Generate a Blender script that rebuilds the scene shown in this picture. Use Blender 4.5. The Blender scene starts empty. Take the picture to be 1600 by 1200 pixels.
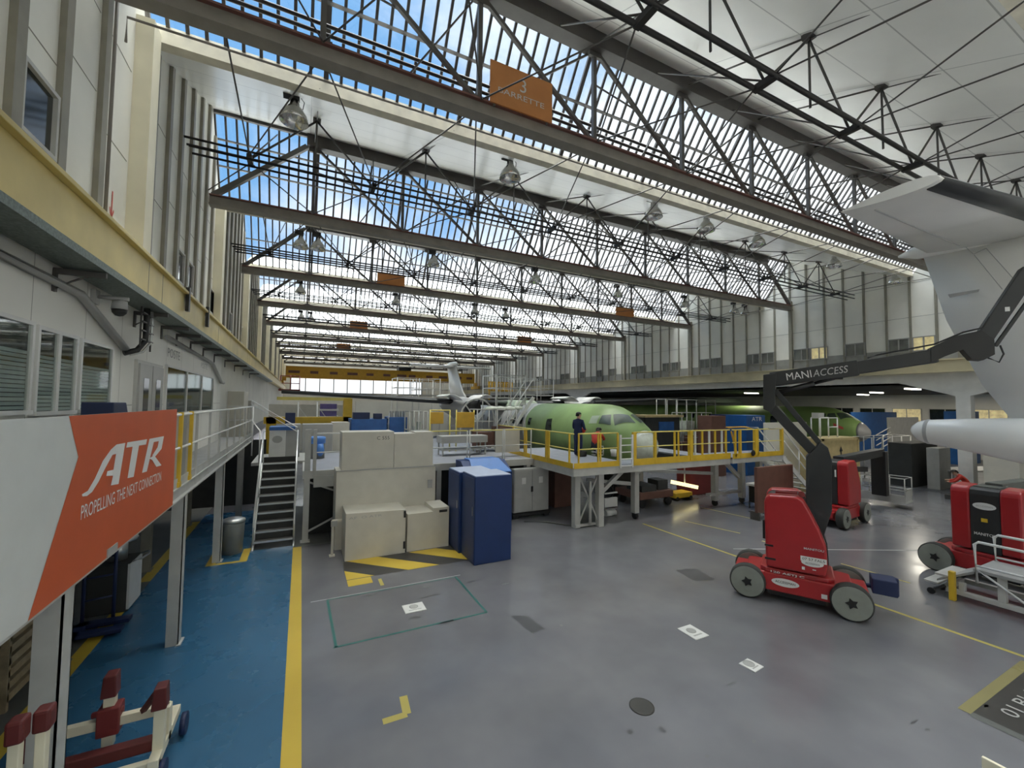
import bpy, math, random
from mathutils import Vector, Matrix
random.seed(7)
SC = bpy.context.scene
COL = SC.collection
PI = math.pi
V = Vector

# ------------------------------------------------------------------ camera (calibrated from the hall's vanishing points)
FPX = 656.0
CAM = V((0, 0, 4.2))
def _n(a): return V(a).normalized()
_Y = _n((471-800, 627-600, FPX)); _X = _n((2110-800, 645-600, FPX))
_X = (_X - _Y*_X.dot(_Y)).normalized(); _Z = _X.cross(_Y)
if _Z.y > 0: _Z = -_Z
def ray(u, v):
    d = _n((u-800, v-600, FPX))
    return V((_X.dot(d), _Y.dot(d), _Z.dot(d)))
def at_y(u, v, y): d = ray(u, v); return CAM + d*(y/d.y)
def at_x(u, v, x): d = ray(u, v); return CAM + d*(x/d.x)
def at_z(u, v, z): d = ray(u, v); return CAM + d*((z-CAM.z)/d.z)
cam_data = bpy.data.cameras.new('camera'); cam = bpy.data.objects.new('camera', cam_data); COL.objects.link(cam)
cam_data.sensor_width = 36.0; cam_data.lens = FPX/1600*36.0; cam_data.clip_end = 500; cam_data.clip_start = 0.05
right = V((_X.x, _Y.x, _Z.x)); down = V((_X.y, _Y.y, _Z.y)); fwd = V((_X.z, _Y.z, _Z.z))
mw = Matrix((right, -down, -fwd)).transposed().to_4x4(); mw.translation = CAM
cam.matrix_world = mw
SC.camera = cam
SC.view_settings.view_transform = 'Standard'; SC.view_settings.look = 'None'
SC.view_settings.gamma = 1.0; SC.view_settings.use_curve_mapping = False
SC.view_settings.exposure = 0.55

# ------------------------------------------------------------------ materials
MATS = {}
def mat(name, col, rough=0.5, metal=0.0, noise=0.12, scale=3.0, emit=None, estr=1.0, spec=0.5, rvar=0.0):
    if name in MATS: return MATS[name]
    m = bpy.data.materials.new(name); m.use_nodes = True
    nt = m.node_tree; b = nt.nodes['Principled BSDF']
    b.inputs['Roughness'].default_value = rough; b.inputs['Metallic'].default_value = metal
    b.inputs['Specular IOR Level'].default_value = spec
    c = (col[0], col[1], col[2], 1)
    b.inputs['Base Color'].default_value = c
    if noise > 0:
        tc = nt.nodes.new('ShaderNodeTexCoord'); nz = nt.nodes.new('ShaderNodeTexNoise'); mr = nt.nodes.new('ShaderNodeMapRange')
        mx = nt.nodes.new('ShaderNodeMix'); mx.data_type = 'RGBA'
        nz.inputs['Scale'].default_value = scale; nz.inputs['Detail'].default_value = 5
        nt.links.new(tc.outputs['Object'], nz.inputs['Vector'])
        mr.inputs['From Min'].default_value = 0.3; mr.inputs['From Max'].default_value = 0.7
        nt.links.new(nz.outputs['Fac'], mr.inputs['Value'])
        nt.links.new(mr.outputs['Result'], mx.inputs['Factor'])
        mx.inputs['A'].default_value = (c[0]*(1-noise), c[1]*(1-noise), c[2]*(1-noise), 1)
        mx.inputs['B'].default_value = (min(1, c[0]*(1+noise)), min(1, c[1]*(1+noise)), min(1, c[2]*(1+noise)), 1)
        nt.links.new(mx.outputs['Result'], b.inputs['Base Color'])
        if rvar > 0:
            mr2 = nt.nodes.new('ShaderNodeMapRange'); nt.links.new(nz.outputs['Fac'], mr2.inputs['Value'])
            mr2.inputs['From Min'].default_value = 0.3; mr2.inputs['From Max'].default_value = 0.7
            mr2.inputs['To Min'].default_value = rough-rvar; mr2.inputs['To Max'].default_value = rough+rvar
            nt.links.new(mr2.outputs['Result'], b.inputs['Roughness'])
    if emit:
        b.inputs['Emission Color'].default_value = (emit[0], emit[1], emit[2], 1); b.inputs['Emission Strength'].default_value = estr
    MATS[name] = m
    return m
def s(r, g, b):
    f = lambda c: (c/255/12.92) if c/255 <= 0.04045 else ((c/255+0.055)/1.055)**2.4
    return (f(r), f(g), f(b))
def glass_mat(name, tint, gloss=0.06, rough=0.02):
    m = bpy.data.materials.new(name); m.use_nodes = True; nt = m.node_tree
    for n in list(nt.nodes): nt.nodes.remove(n)
    o = nt.nodes.new('ShaderNodeOutputMaterial'); t = nt.nodes.new('ShaderNodeBsdfTransparent'); g = nt.nodes.new('ShaderNodeBsdfGlossy')
    x = nt.nodes.new('ShaderNodeMixShader'); x.inputs[0].default_value = gloss
    t.inputs[0].default_value = (*tint, 1); g.inputs['Roughness'].default_value = rough
    nt.links.new(t.outputs[0], x.inputs[1]); nt.links.new(g.outputs[0], x.inputs[2]); nt.links.new(x.outputs[0], o.inputs[0])
    return m
def grid_mat(name, base, line, bx, by, mortar, rough=0.6, axes='XY'):
    """panels with thin joints: brick texture without offset, in object coordinates"""
    m = mat(name, base, rough, noise=0.06, scale=0.5); nt = m.node_tree; b = nt.nodes['Principled BSDF']
    tc = nt.nodes.new('ShaderNodeTexCoord'); br = nt.nodes.new('ShaderNodeTexBrick'); mx = nt.nodes.new('ShaderNodeMix'); mx.data_type = 'RGBA'
    br.offset = 0; br.inputs['Scale'].default_value = 1; br.inputs['Brick Width'].default_value = bx; br.inputs['Row Height'].default_value = by
    br.inputs['Mortar Size'].default_value = mortar; br.inputs['Mortar Smooth'].default_value = 0.3
    if axes == 'XY': nt.links.new(tc.outputs['Object'], br.inputs['Vector'])
    else:
        sp = nt.nodes.new('ShaderNodeSeparateXYZ'); cb = nt.nodes.new('ShaderNodeCombineXYZ')
        nt.links.new(tc.outputs['Object'], sp.inputs[0]); nt.links.new(sp.outputs[axes[0]], cb.inputs[0]); nt.links.new(sp.outputs[axes[1]], cb.inputs[1])
        nt.links.new(cb.outputs[0], br.inputs['Vector'])
    src = b.inputs['Base Color'].links[0].from_socket
    nt.links.new(br.outputs['Fac'], mx.inputs['Factor']); nt.links.new(src, mx.inputs['A']); mx.inputs['B'].default_value = (*line, 1)
    nt.links.new(mx.outputs['Result'], b.inputs['Base Color'])
    return m

M = {}
M['panel'] = mat('wall_panel', (.80, .79, .72), .55, noise=.07, scale=.7)
M['panel_cool'] = mat('wall_panel_grey', (.74, .73, .67), .6, noise=.07, scale=.7)
M['band'] = mat('grey_band', (.30, .30, .285), .6)
M['rib'] = mat('rib_paint', (.25, .235, .19), .5)
M['cream'] = mat('cream_paint_and_warm_light', (.78, .73, .56), .5, noise=.08, scale=1.2)
M['office'] = grid_mat('office_wall', (.80, .79, .74), (.35, .34, .31), 1.3, 2.05, .008, .5, 'YZ')
M['beam'] = mat('yellow_ochre_beam', (.64, .51, .19), .45, noise=.12, scale=1.5)
M['beampale'] = mat('dull_ochre_beam', (.52, .46, .30), .5, noise=.12, scale=1.2)
M['steel'] = mat('dark_steel', (.085, .080, .074), .5)
M['steelbrown'] = mat('brown_grey_steel', (.22, .20, .175), .5)
M['rust'] = mat('red_brown_primer', (.17, .075, .06), .6)
M['pipe'] = mat('dark_pipe', (.035, .033, .032), .45, .4)
M['ceil'] = grid_mat('roof_panel', (.86, .86, .82), (.50, .50, .48), 3.1, 1.25, .016, .28)
M['fascia'] = mat('cream_gutter', (.72, .68, .56), .5)
M['glass'] = glass_mat('roof_glass', (.90, .95, .97), .05, .05)
M['winglass'] = glass_mat('office_glass', (.78, .84, .82), .16, .03)
M['greywin'] = mat('grey_window_pane', (.17, .175, .16), .15, noise=.35, scale=1.5)
M['darkwin'] = mat('dark_window_pane', (.02, .026, .024), .1, noise=.3)
M['alu'] = mat('aluminium', (.62, .63, .62), .35, .8, noise=.08)
M['white'] = mat('white_paint', (.72, .72, .70), .4, noise=.06)
M['greywhite'] = mat('grey_white_paint', (.50, .50, .475), .45, noise=.08)
M['beige'] = mat('beige_sheet_metal', (.60, .575, .50), .45, noise=.05)
M['greycab'] = mat('grey_cabinet', (.40, .40, .385), .4, noise=.06)
M['blue'] = mat('blue_cabinet', (.009, .034, .14), .45, noise=.08)
M['bluelid'] = mat('light_blue_lid', (.09, .24, .62), .35, noise=.06)
M['paleblue'] = mat('pale_blue_top', (.50, .56, .72), .35, noise=.05)
M['bluebox'] = mat('blue_container', (.03, .12, .36), .5, noise=.15)
M['navy'] = mat('navy_blue', (.014, .025, .085), .5)
M['yellow'] = mat('safety_yellow', (.72, .47, .035), .45, noise=.1)
M['paleyellow'] = mat('pale_yellow_rail', (.78, .68, .18), .4, noise=.08)
M['crane'] = mat('crane_yellow', (.62, .36, .035), .5, noise=.08)
M['black'] = mat('black_paint', (.018, .018, .018), .45)
M['blackmast'] = mat('boom_charcoal', (.028, .030, .031), .42, noise=.15)
M['rubber'] = mat('grey_rubber', (.11, .115, .10), .75)
M['tyre'] = mat('dark_tyre_edge', (.045, .047, .043), .8)
M['hubgrey'] = mat('wheel_disc_grey', (.26, .275, .245), .6)
M['red'] = mat('lift_red', (.42, .022, .026), .28, noise=.06, spec=.6)
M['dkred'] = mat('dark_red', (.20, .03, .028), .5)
M['redclip'] = mat('red_pads', (.12, .02, .018), .55)
M['green'] = mat('zinc_chromate_green', (.27, .40, .15), .42, noise=.14, scale=1.1)
M['green2'] = mat('zinc_chromate_green_right', (.27, .42, .13), .6, noise=.12, scale=1.0)
M['greenpale'] = mat('pale_green_cockpit', (.42, .50, .38), .4, noise=.08)
M['acwhite'] = mat('aircraft_white', (.88, .875, .85), .25, noise=.04, scale=1.0)
M['acgrey'] = mat('aircraft_grey', (.42, .42, .42), .4, noise=.06)
M['boot'] = mat('black_rubber_boot', (.028, .030, .032), .35)
M['foil'] = mat('plastic_film', (.60, .64, .56), .22, noise=.16, scale=4)
M['wood'] = mat('plywood', (.50, .40, .20), .7, noise=.12, scale=4)
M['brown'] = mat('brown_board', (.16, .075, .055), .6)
M['orange'] = mat('banner_orange', (.60, .105, .030), .5, noise=.04)
M['signorange'] = mat('sign_orange', (.48, .19, .05), .6, noise=.08)
M['bannerwhite'] = mat('banner_white', (.66, .68, .66), .5, noise=.04)
M['ink'] = mat('white_lettering', (.80, .80, .78), .5, noise=0)
M['inkgrey'] = mat('grey_lettering', (.55, .55, .54), .5, noise=0)
M['inkblack'] = mat('black_lettering', (.03, .03, .03), .5, noise=0)
M['inkred'] = mat('red_lettering', (.62, .10, .08), .5, noise=0)
M['skin'] = mat('skin', (.50, .30, .21), .55, noise=.05)
M['hair'] = mat('dark_hair', (.02, .016, .013), .6)
M['workblue'] = mat('navy_workwear', (.012, .022, .075), .8)
M['workred'] = mat('red_workwear', (.55, .045, .030), .75)
M['jeans'] = mat('dark_trousers', (.03, .035, .05), .8)
M['concrete'] = mat('concrete_grey', (.33, .33, .32), .7)
M['deck'] = mat('platform_deck', (.30, .315, .36), .5, noise=.1)
M['dark'] = mat('dark_wall_and_shade', (.045, .047, .045), .8)
M['tubelamp'] = mat('lit_tube', (.9, .85, .6), .5, noise=0, emit=(1, .86, .42), estr=1.1)
M['tubewhite'] = mat('lit_white_tube', (.9, .9, .85), .5, noise=0, emit=(1, .95, .82), estr=6.0)
M['litwin'] = mat('lit_office_window', (.7, .6, .3), .5, noise=.5, scale=2.5, emit=(1, .82, .45), estr=.18)
M['chrome'] = mat('polished_reflector', (.70, .70, .68), .18, 1.0, noise=.15)
M['mesh'] = mat('galvanised_tray', (.16, .19, .17), .5, .6, noise=.3, scale=30)
M['purple'] = mat('purple_boxes', (.20, .16, .42), .6)
M['amber'] = mat('amber_board', (.68, .40, .04), .5)
M['pallet'] = mat('pallet_wood', (.30, .24, .15), .8, noise=.25, scale=6)
M['bin'] = mat('bin_grey', (.24, .25, .24), .5)
M['asphalt'] = mat('dark_patch', (.055, .053, .048), .6)

# floor materials: worn glossy resin with soft stains
def floor_mat(name, c1, c2, rough, scuff=0.0, spec=.5):
    m = bpy.data.materials.new(name); m.use_nodes = True; nt = m.node_tree; b = nt.nodes['Principled BSDF']
    tc = nt.nodes.new('ShaderNodeTexCoord'); n1 = nt.nodes.new('ShaderNodeTexNoise'); n2 = nt.nodes.new('ShaderNodeTexNoise')
    n1.inputs['Scale'].default_value = .8; n1.inputs['Detail'].default_value = 3; n1.inputs['Roughness'].default_value = .5
    n2.inputs['Scale'].default_value = 1.3; n2.inputs['Detail'].default_value = 5
    for n in (n1, n2): nt.links.new(tc.outputs['Object'], n.inputs['Vector'])
    r1 = nt.nodes.new('ShaderNodeMapRange'); r1.inputs['From Min'].default_value = .15; r1.inputs['From Max'].default_value = .85
    nt.links.new(n1.outputs['Fac'], r1.inputs['Value'])
    mx = nt.nodes.new('ShaderNodeMix'); mx.data_type = 'RGBA'; mx.inputs['A'].default_value = (*c1, 1); mx.inputs['B'].default_value = (*c2, 1)
    nt.links.new(r1.outputs['Result'], mx.inputs['Factor'])
    # scuffs: sparse dark specks
    n3 = nt.nodes.new('ShaderNodeTexNoise'); n3.inputs['Scale'].default_value = 6.0; n3.inputs['Detail'].default_value = 2
    nt.links.new(tc.outputs['Object'], n3.inputs['Vector'])
    r3 = nt.nodes.new('ShaderNodeMapRange'); r3.inputs['From Min'].default_value = .73; r3.inputs['From Max'].default_value = .80; r3.inputs['To Max'].default_value = scuff
    nt.links.new(n3.outputs['Fac'], r3.inputs['Value'])
    mx2 = nt.nodes.new('ShaderNodeMix'); mx2.data_type = 'RGBA'; mx2.inputs['B'].default_value = (c1[0]*.35, c1[1]*.35, c1[2]*.35, 1)
    nt.links.new(mx.outputs['Result'], mx2.inputs['A']); nt.links.new(r3.outputs['Result'], mx2.inputs['Factor'])
    nt.links.new(mx2.outputs['Result'], b.inputs['Base Color'])
    r2 = nt.nodes.new('ShaderNodeMapRange'); r2.inputs['From Min'].default_value = .3; r2.inputs['From Max'].default_value = .7
    r2.inputs['To Min'].default_value = rough-.05; r2.inputs['To Max'].default_value = rough+.06
    nt.links.new(n2.outputs['Fac'], r2.inputs['Value']); nt.links.new(r2.outputs['Result'], b.inputs['Roughness'])
    b.inputs['Specular IOR Level'].default_value = spec
    return m
M['floor'] = floor_mat('grey_resin_floor', (.122, .122, .137), (.205, .205, .217), .20, 0, .7)
M['bluefloor'] = floor_mat('blue_walkway_paint', (.028, .108, .205), (.038, .132, .245), .27, 0, .6)
M['yellowline'] = floor_mat('yellow_line_paint', (.55, .38, .04), (.66, .48, .06), .4)
M['thinyellow'] = floor_mat('worn_yellow_line', (.42, .36, .10), (.55, .45, .10), .4)
M['fadedyellow'] = floor_mat('faded_yellow_line', (.21, .185, .08), (.28, .25, .11), .3)
M['greenline'] = floor_mat('green_line_paint', (.03, .13, .115), (.05, .17, .15), .4)
M['blackpaint'] = floor_mat('black_floor_paint', (.035, .033, .03), (.05, .048, .045), .45)
M['greyline'] = floor_mat('pale_groove', (.40, .40, .40), (.5, .5, .5), .5)
M['patch'] = floor_mat('grey_floor_patch', (.075, .075, .08), (.10, .10, .105), .35)
M['walk'] = floor_mat('dark_grey_paint_and_shade', (.09, .095, .09), (.13, .135, .125), .5)
M['bay'] = floor_mat('aisle_floor', (.13, .135, .14), (.18, .18, .185), .45)

# ------------------------------------------------------------------ mesh builder
def frame(d):
    d = d.normalized(); up = V((0, 0, 1)) if abs(d.z) < .95 else V((0, 1, 0))
    a = d.cross(up).normalized(); b = a.cross(d).normalized()
    return a, b
class MB:
    def __init__(self): self.v = []; self.f = []; self.m = []; self.sm = []
    def add(self, vs, fs, m=0, smooth=False):
        o = len(self.v); self.v += [tuple(p) for p in vs]
        for f in fs: self.f.append([i+o for i in f]); self.m.append(m); self.sm.append(smooth)
        return self
    def box(self, x0, y0, z0, x1, y1, z1, m=0):
        x0, x1 = min(x0, x1), max(x0, x1); y0, y1 = min(y0, y1), max(y0, y1); z0, z1 = min(z0, z1), max(z0, z1)
        return self.add([(x0,y0,z0),(x1,y0,z0),(x1,y1,z0),(x0,y1,z0),(x0,y0,z1),(x1,y0,z1),(x1,y1,z1),(x0,y1,z1)],
                 [(0,3,2,1),(4,5,6,7),(0,1,5,4),(1,2,6,5),(2,3,7,6),(3,0,4,7)], m)
    def beam(self, p, q, w, h=None, m=0):
        p = V(p); q = V(q); h = h or w; a, b = frame(q-p); vs = []
        for c in (p, q):
            for i, j in ((-1,-1),(1,-1),(1,1),(-1,1)): vs.append(c + a*(w/2*i) + b*(h/2*j))
        return self.add(vs, [(0,1,2,3),(7,6,5,4),(0,4,5,1),(1,5,6,2),(2,6,7,3),(3,7,4,0)], m)
    def tube(self, p, q, r, n=8, m=0, r2=None):
        p = V(p); q = V(q); a, b = frame(q-p); r2 = r if r2 is None else r2; vs = []
        for c, rr in ((p, r), (q, r2)):
            for k in range(n): t = 2*PI*k/n; vs.append(c + a*(rr*math.cos(t)) + b*(rr*math.sin(t)))
        self.add(vs, [(k, (k+1) % n, n+(k+1) % n, n+k) for k in range(n)], m, True)
        self.add([], [], m)
        o = len(self.v)-2*n
        self.f += [[o+k for k in range(n-1, -1, -1)], [o+n+k for k in range(n)]]; self.m += [m, m]; self.sm += [False, False]
        return self
    def path(self, pts, r, n=8, m=0):
        pts = [V(p) for p in pts]
        rings = []
        pa = None
        for i, p in enumerate(pts):
            d = (pts[min(i+1, len(pts)-1)]-pts[max(i-1, 0)]).normalized()
            if pa is None: a, b = frame(d)
            else:
                a = (pa - d*pa.dot(d)).normalized(); b = d.cross(a)
            pa = a
            rings.append([p + a*(r*math.cos(2*PI*k/n)) + b*(r*math.sin(2*PI*k/n)) for k in range(n)])
        return self.loft(rings, m)
    def loft(self, rings, m=0, caps=True, smooth=True):
        n = len(rings[0]); vs = [p for r in rings for p in r]; fs = []
        for i in range(len(rings)-1):
            for k in range(n): fs.append((i*n+k, i*n+(k+1) % n, (i+1)*n+(k+1) % n, (i+1)*n+k))
        self.add(vs, fs, m, smooth)
        if caps:
            o = len(self.v)-len(vs); L = (len(rings)-1)*n
            self.f += [[o+k for k in range(n-1, -1, -1)], [o+L+k for k in range(n)]]; self.m += [m, m]; self.sm += [False, False]
        return self
    def lathe(self, prof, c, axis=(0,0,1), n=20, m=0, caps=True):
        c = V(c); ax = V(axis).normalized(); a, b = frame(ax)
        return self.loft([[c + ax*z + a*(r*math.cos(2*PI*k/n)) + b*(r*math.sin(2*PI*k/n)) for k in range(n)] for r, z in prof], m, caps)
    def prism(self, pts, ext, m=0):
        pts = [V(p) for p in pts]; ext = V(ext); n = len(pts)
        nn = V((0,0,0))
        for i in range(n): nn += pts[i].cross(pts[(i+1) % n])
        if nn.dot(ext) > 0: pts = pts[::-1]
        return self.add(pts+[p+ext for p in pts], [tuple(range(n)), tuple(range(2*n-1, n-1, -1))]+[(i, i+n, (i+1) % n+n, (i+1) % n) for i in range(n)], m)
    def quad(self, *pts, m=0): return self.add(pts, [tuple(range(len(pts)))], m)
    def flat(self, x0, y0, x1, y1, z, m=0): return self.quad((x0,y0,z),(x1,y0,z),(x1,y1,z),(x0,y1,z), m=m)
def _mats(ms):
    return [M[ms]] if isinstance(ms, str) else [M[k] for k in ms]
def obj(name, mb, ms, parent=None, world=False, bevel=0, label=None, loc=None):
    me = bpy.data.meshes.new(name)
    vs = mb.v
    if world and parent is not None:
        L = parent['_base']; vs = [(x-L[0], y-L[1], z-L[2]) for x, y, z in vs]
    if loc is not None: vs = [(x-loc[0], y-loc[1], z-loc[2]) for x, y, z in vs]
    me.from_pydata(vs, [], mb.f); me.update()
    for k in _mats(ms): me.materials.append(k)
    me.polygons.foreach_set('material_index', mb.m)
    me.polygons.foreach_set('use_smooth', mb.sm)
    o = bpy.data.objects.new(name, me); COL.objects.link(o)
    if loc is not None: o.location = loc
    if parent is not None: o.parent = parent
    if bevel:
        b = o.modifiers.new('bevel', 'BEVEL'); b.width = bevel; b.segments = 2; b.limit_method = 'ANGLE'; b.angle_limit = .6
    if label: o['label'] = label
    return o
SPLIT = {'brace', 'decals', 'foot', 'red_stay', 'leg', 'posts', 'clamp', 'wheel', 'hinge', 'label_plate', 'hanger', 'forks', 'load', 'stowed_tools', 'handrail', 'legs_and_shelf', 'yellow_stand', 'hanger_rods'}
_obj = obj
def obj(name, mb, ms, parent=None, world=False, bevel=0, label=None, loc=None):
    """as above; loose pieces of these kinds become one part each"""
    if name not in SPLIT or parent is None: return _obj(name, mb, ms, parent, world, bevel, label, loc)
    root = list(range(len(mb.v)))
    def find(i):
        while root[i] != i: root[i] = root[root[i]]; i = root[i]
        return i
    for f in mb.f:
        for i in f[1:]: root[find(i)] = find(f[0])
    groups = {}
    for k, f in enumerate(mb.f): groups.setdefault(find(f[0]), []).append(k)
    first = None
    for ks in groups.values():
        p = MB(); ix = {}
        for k in ks:
            ff = []
            for i in mb.f[k]:
                if i not in ix: ix[i] = len(p.v); p.v.append(mb.v[i])
                ff.append(ix[i])
            p.f.append(ff); p.m.append(mb.m[k]); p.sm.append(mb.sm[k])
        o = _obj(name, p, ms, parent, world, bevel, label, loc); first = first or o
    return first
def thing(name, label, cat, loc=(0,0,0), rz=0, group=None):
    o = bpy.data.objects.new(name, None); COL.objects.link(o); o.empty_display_size = .2
    o.location = loc; o.rotation_euler = (0, 0, rz); o['label'] = label; o['category'] = cat; o['_base'] = list(loc)
    if group: o['group'] = group
    return o
def tag(o, label, cat, group=None, kind=None):
    o['label'] = label; o['category'] = cat
    if group: o['group'] = group
    if kind: o['kind'] = kind
    return o
def struct(name, mb, ms, parent=None, bevel=0):
    o = obj(name, mb, ms, parent, bevel=bevel)
    if parent is None: o['kind'] = 'structure'
    return o
def copy_tree(o, loc, label, rz=None, group=None):
    r = o.copy(); COL.objects.link(r); r.location = loc; r['label'] = label; r['_base'] = list(loc)
    if rz is not None: r.rotation_euler.z = rz
    if group: r['group'] = group
    for ch in list(o.children):
        c = ch.copy(); COL.objects.link(c); c.parent = r
        for g in list(ch.children):
            d = g.copy(); COL.objects.link(d); d.parent = c
    return r
def text(name, body, ms, parent, org, xd, yd, width=None, height=None, depth=.004, bold=0.0, shear=0.0, world=True, align='LEFT'):
    """raised lettering: org = lower left, xd/yd = directions of the writing and of its height"""
    cu = bpy.data.curves.new(name, 'FONT'); cu.body = body; cu.size = 1; cu.extrude = .0; cu.offset = bold; cu.shear = shear; cu.resolution_u = 3
    tmp = bpy.data.objects.new(name+'_src', cu); COL.objects.link(tmp)
    dg = bpy.context.evaluated_depsgraph_get(); dg.update()
    me = bpy.data.meshes.new_from_object(tmp.evaluated_get(dg))
    bpy.data.objects.remove(tmp); bpy.data.curves.remove(cu)
    xs = [v.co.x for v in me.vertices]; ys = [v.co.y for v in me.vertices]
    x0, x1, y0, y1 = min(xs), max(xs), min(ys), max(ys)
    sx = (width/(x1-x0)) if width else None; sy = (height/(y1-y0)) if height else None
    sx = sx or sy; sy = sy or sx
    xd = V(xd).normalized(); yd = V(yd).normalized(); nd = xd.cross(yd).normalized(); org = V(org)
    B = V(parent['_base']) if (world and '_base' in parent) else V((0,0,0))
    for v in me.vertices:
        v.co = org + xd*((v.co.x-x0)*sx) + yd*((v.co.y-y0)*sy) + nd*depth - B
    me.materials.clear(); me.materials.append(M[ms])
    o = bpy.data.objects.new(name, me); COL.objects.link(o); o.parent = parent
    return o
# ------------------------------------------------------------------ setting
XL, XR = -2.83, 28.2
T0, DT = 8.25, 7.8
ZB, ZR, ZV = 10.4, 13.7, 11.39
NT = 9
fl = MB(); names = ['floor','bluefloor','yellowline','thinyellow','greenline','blackpaint','greyline','patch','walk','bay','fadedyellow']
fl.flat(-5.2, -10, 52, 85, 0, 0)
z1, z2, z3 = .002, .004, .006
fl.flat(-3.0, 0, -1.2, 19, z1, 1); fl.flat(-1.2, 0, -.09, 13.95, z1, 1)                                # blue walkway
fl.flat(-.09, 0, .13, 13.75, z2, 2)                              # its yellow edge line
fl.flat(-5.2, 0, -3.0, 40, z1, 8)  # dark floor colour stands in for the shade under the mezzanine
fl.flat(-3.22, 3, -3.0, 12.0, z2, 2); fl.flat(-3.22, 12.6, -3.0, 18, z2, 2)
fl.flat(-2.05, 13.1, -1.15, 13.22, z2, 2); fl.flat(-2.05, 13.22, -1.85, 14.2, z2, 2); fl.flat(-1.33, 13.22, -1.15, 14.2, z2, 2)
def line(p, q, w, z, m):
    p = V((p[0], p[1], z)); q = V((q[0], q[1], z)); d = (q-p).normalized(); a = V((-d.y, d.x, 0))*w/2
    fl.quad(p-a, q-a, q+a, p+a, m=m)
line((.62, 9.86), (.66, 7.93), .05, z1, 4); line((.62, 7.94), (3.47, 7.94), .05, z1, 4); line((3.46, 7.92), (3.46, 9.86), .05, z1, 4); line((.62, 9.86), (3.46, 9.84), .03, z1, 4)
line((.3, 9.9), (3.6, 9.9), .03, z2, 6)
# hazard hatch in front of the beige enclosure
hx0, hx1, hy0, hy1 = 1.08, 4.2, 10.75, 12.0
fl.flat(hx0, hy0, hx1, hy1, z1, 5)
for k in range(-2, 3):
    a = hx0 + .10 + k*1.62; sh = 1.35; w = .80                             # yellow slanted bars clipped to the hatch
    poly = [(a, hy1), (a+w, hy1), (a+w+sh, hy0), (a+sh, hy0)]
    def clip(P, f, lim, sgn):
        out = []
        for i in range(len(P)):
            p, q = P[i], P[(i+1) % len(P)]; dp, dq = sgn*(p[f]-lim), sgn*(q[f]-lim)
            if dp >= 0: out.append(p)
            if dp*dq < 0:
                t = dp/(dp-dq); out.append((p[0]+(q[0]-p[0])*t, p[1]+(q[1]-p[1])*t))
        return out
    poly = clip(clip(poly, 0, hx0, 1), 0, hx1, -1)
    if len(poly) > 2: fl.quad(*[(x, y, z2) for x, y in poly[::-1]], m=2)
fl.flat(1.08, 10.35, 1.62, 10.72, z2, 2); fl.flat(1.75, 10.1, 1.83, 10.5, z2, 3)
line((10.95, 11.4), (11.12, 2.2), .09, z1, 3)                      # long yellow guide line
line((12.6, 11.0), (13.1, 9.2), .07, z1, 3); line((13.0, 8.4), (13.1, 6.8), .07, z1, 3); line((13.1, 6.3), (13.2, 4.9), .06, z1, 3); line((14.9, 12.2), (15.2, 10.2), .06, z1, 3)
line((11.5, 8.3), (17, 5.6), .05, z1, 6)
q = at_z(598, 1128, 0); r = at_z(636, 1116, 0); t = at_z(630, 1088, 0)
line(q.to_2d(), r.to_2d(), .11, z1, 3); line(r.to_2d(), t.to_2d(), .11, z2, 3)
fl.flat(8.44, 1.2, 10.6, 2.5, z1, 5); fl.flat(8.36, 2.5, 10.9, 2.63, z2, 10); fl.flat(8.30, 1.2, 8.44, 2.5, z2, 8)
fl.quad(*[tuple(at_z(a, b, z1)) for a, b in ((1055,890),(1085,908),(1118,906),(1088,888))], m=7)
fl.quad(*[tuple(at_z(a, b, z1)) for a, b in ((798,962),(832,990),(850,982),(824,962))], m=7)
for px, py, rx, ry in ((985, 1143, .05, .035), (1035, 1140, .03, .06), (906, 1066, .07, .012), (877, 977, .03, .03), (790, 912, .10, .035), (735, 909, .14, .03), (672, 931, .22, .04), (580, 930, .10, .05), (665, 917, .08, .04), (700, 972, .16, .05), (648, 965, .12, .05), (1541, 1103, .05, .02), (1428, 1128, .09, .015), (1449, 1140, .03, .02), (835, 1057, .03, .03), (1105, 1181, .03, .02), (1143, 1068, .10, .02), (1178, 1158, .04, .02)):
    c = at_z(px, py, z1)                                            # scuffs and drips on the resin
    fl.quad(*[(c.x+rx*(1+.25*math.sin(3*k+px))*math.cos(2*PI*k/14), c.y+ry*(1+.3*math.sin(2*k+py))*math.sin(2*PI*k/14), z1) for k in range(14)], m=7)
fl.flat(28.6, -10, 52, 85, z1, 9)
fl.flat(-1.2, 13.95, 0.9, 19, z1, 8); fl.flat(-.09, 13.75, 0.9, 13.95, z1, 8)  # floor coloured dark for the shade behind and under the stairs
struct('floor', fl, names)
text('floor_lettering', '01.BL.R', 'greycab', bpy.data.objects['floor'], (8.80, 2.18, .005), (1, 0, 0), (0, 1, 0), width=1.15, height=.17, world=False)

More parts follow.
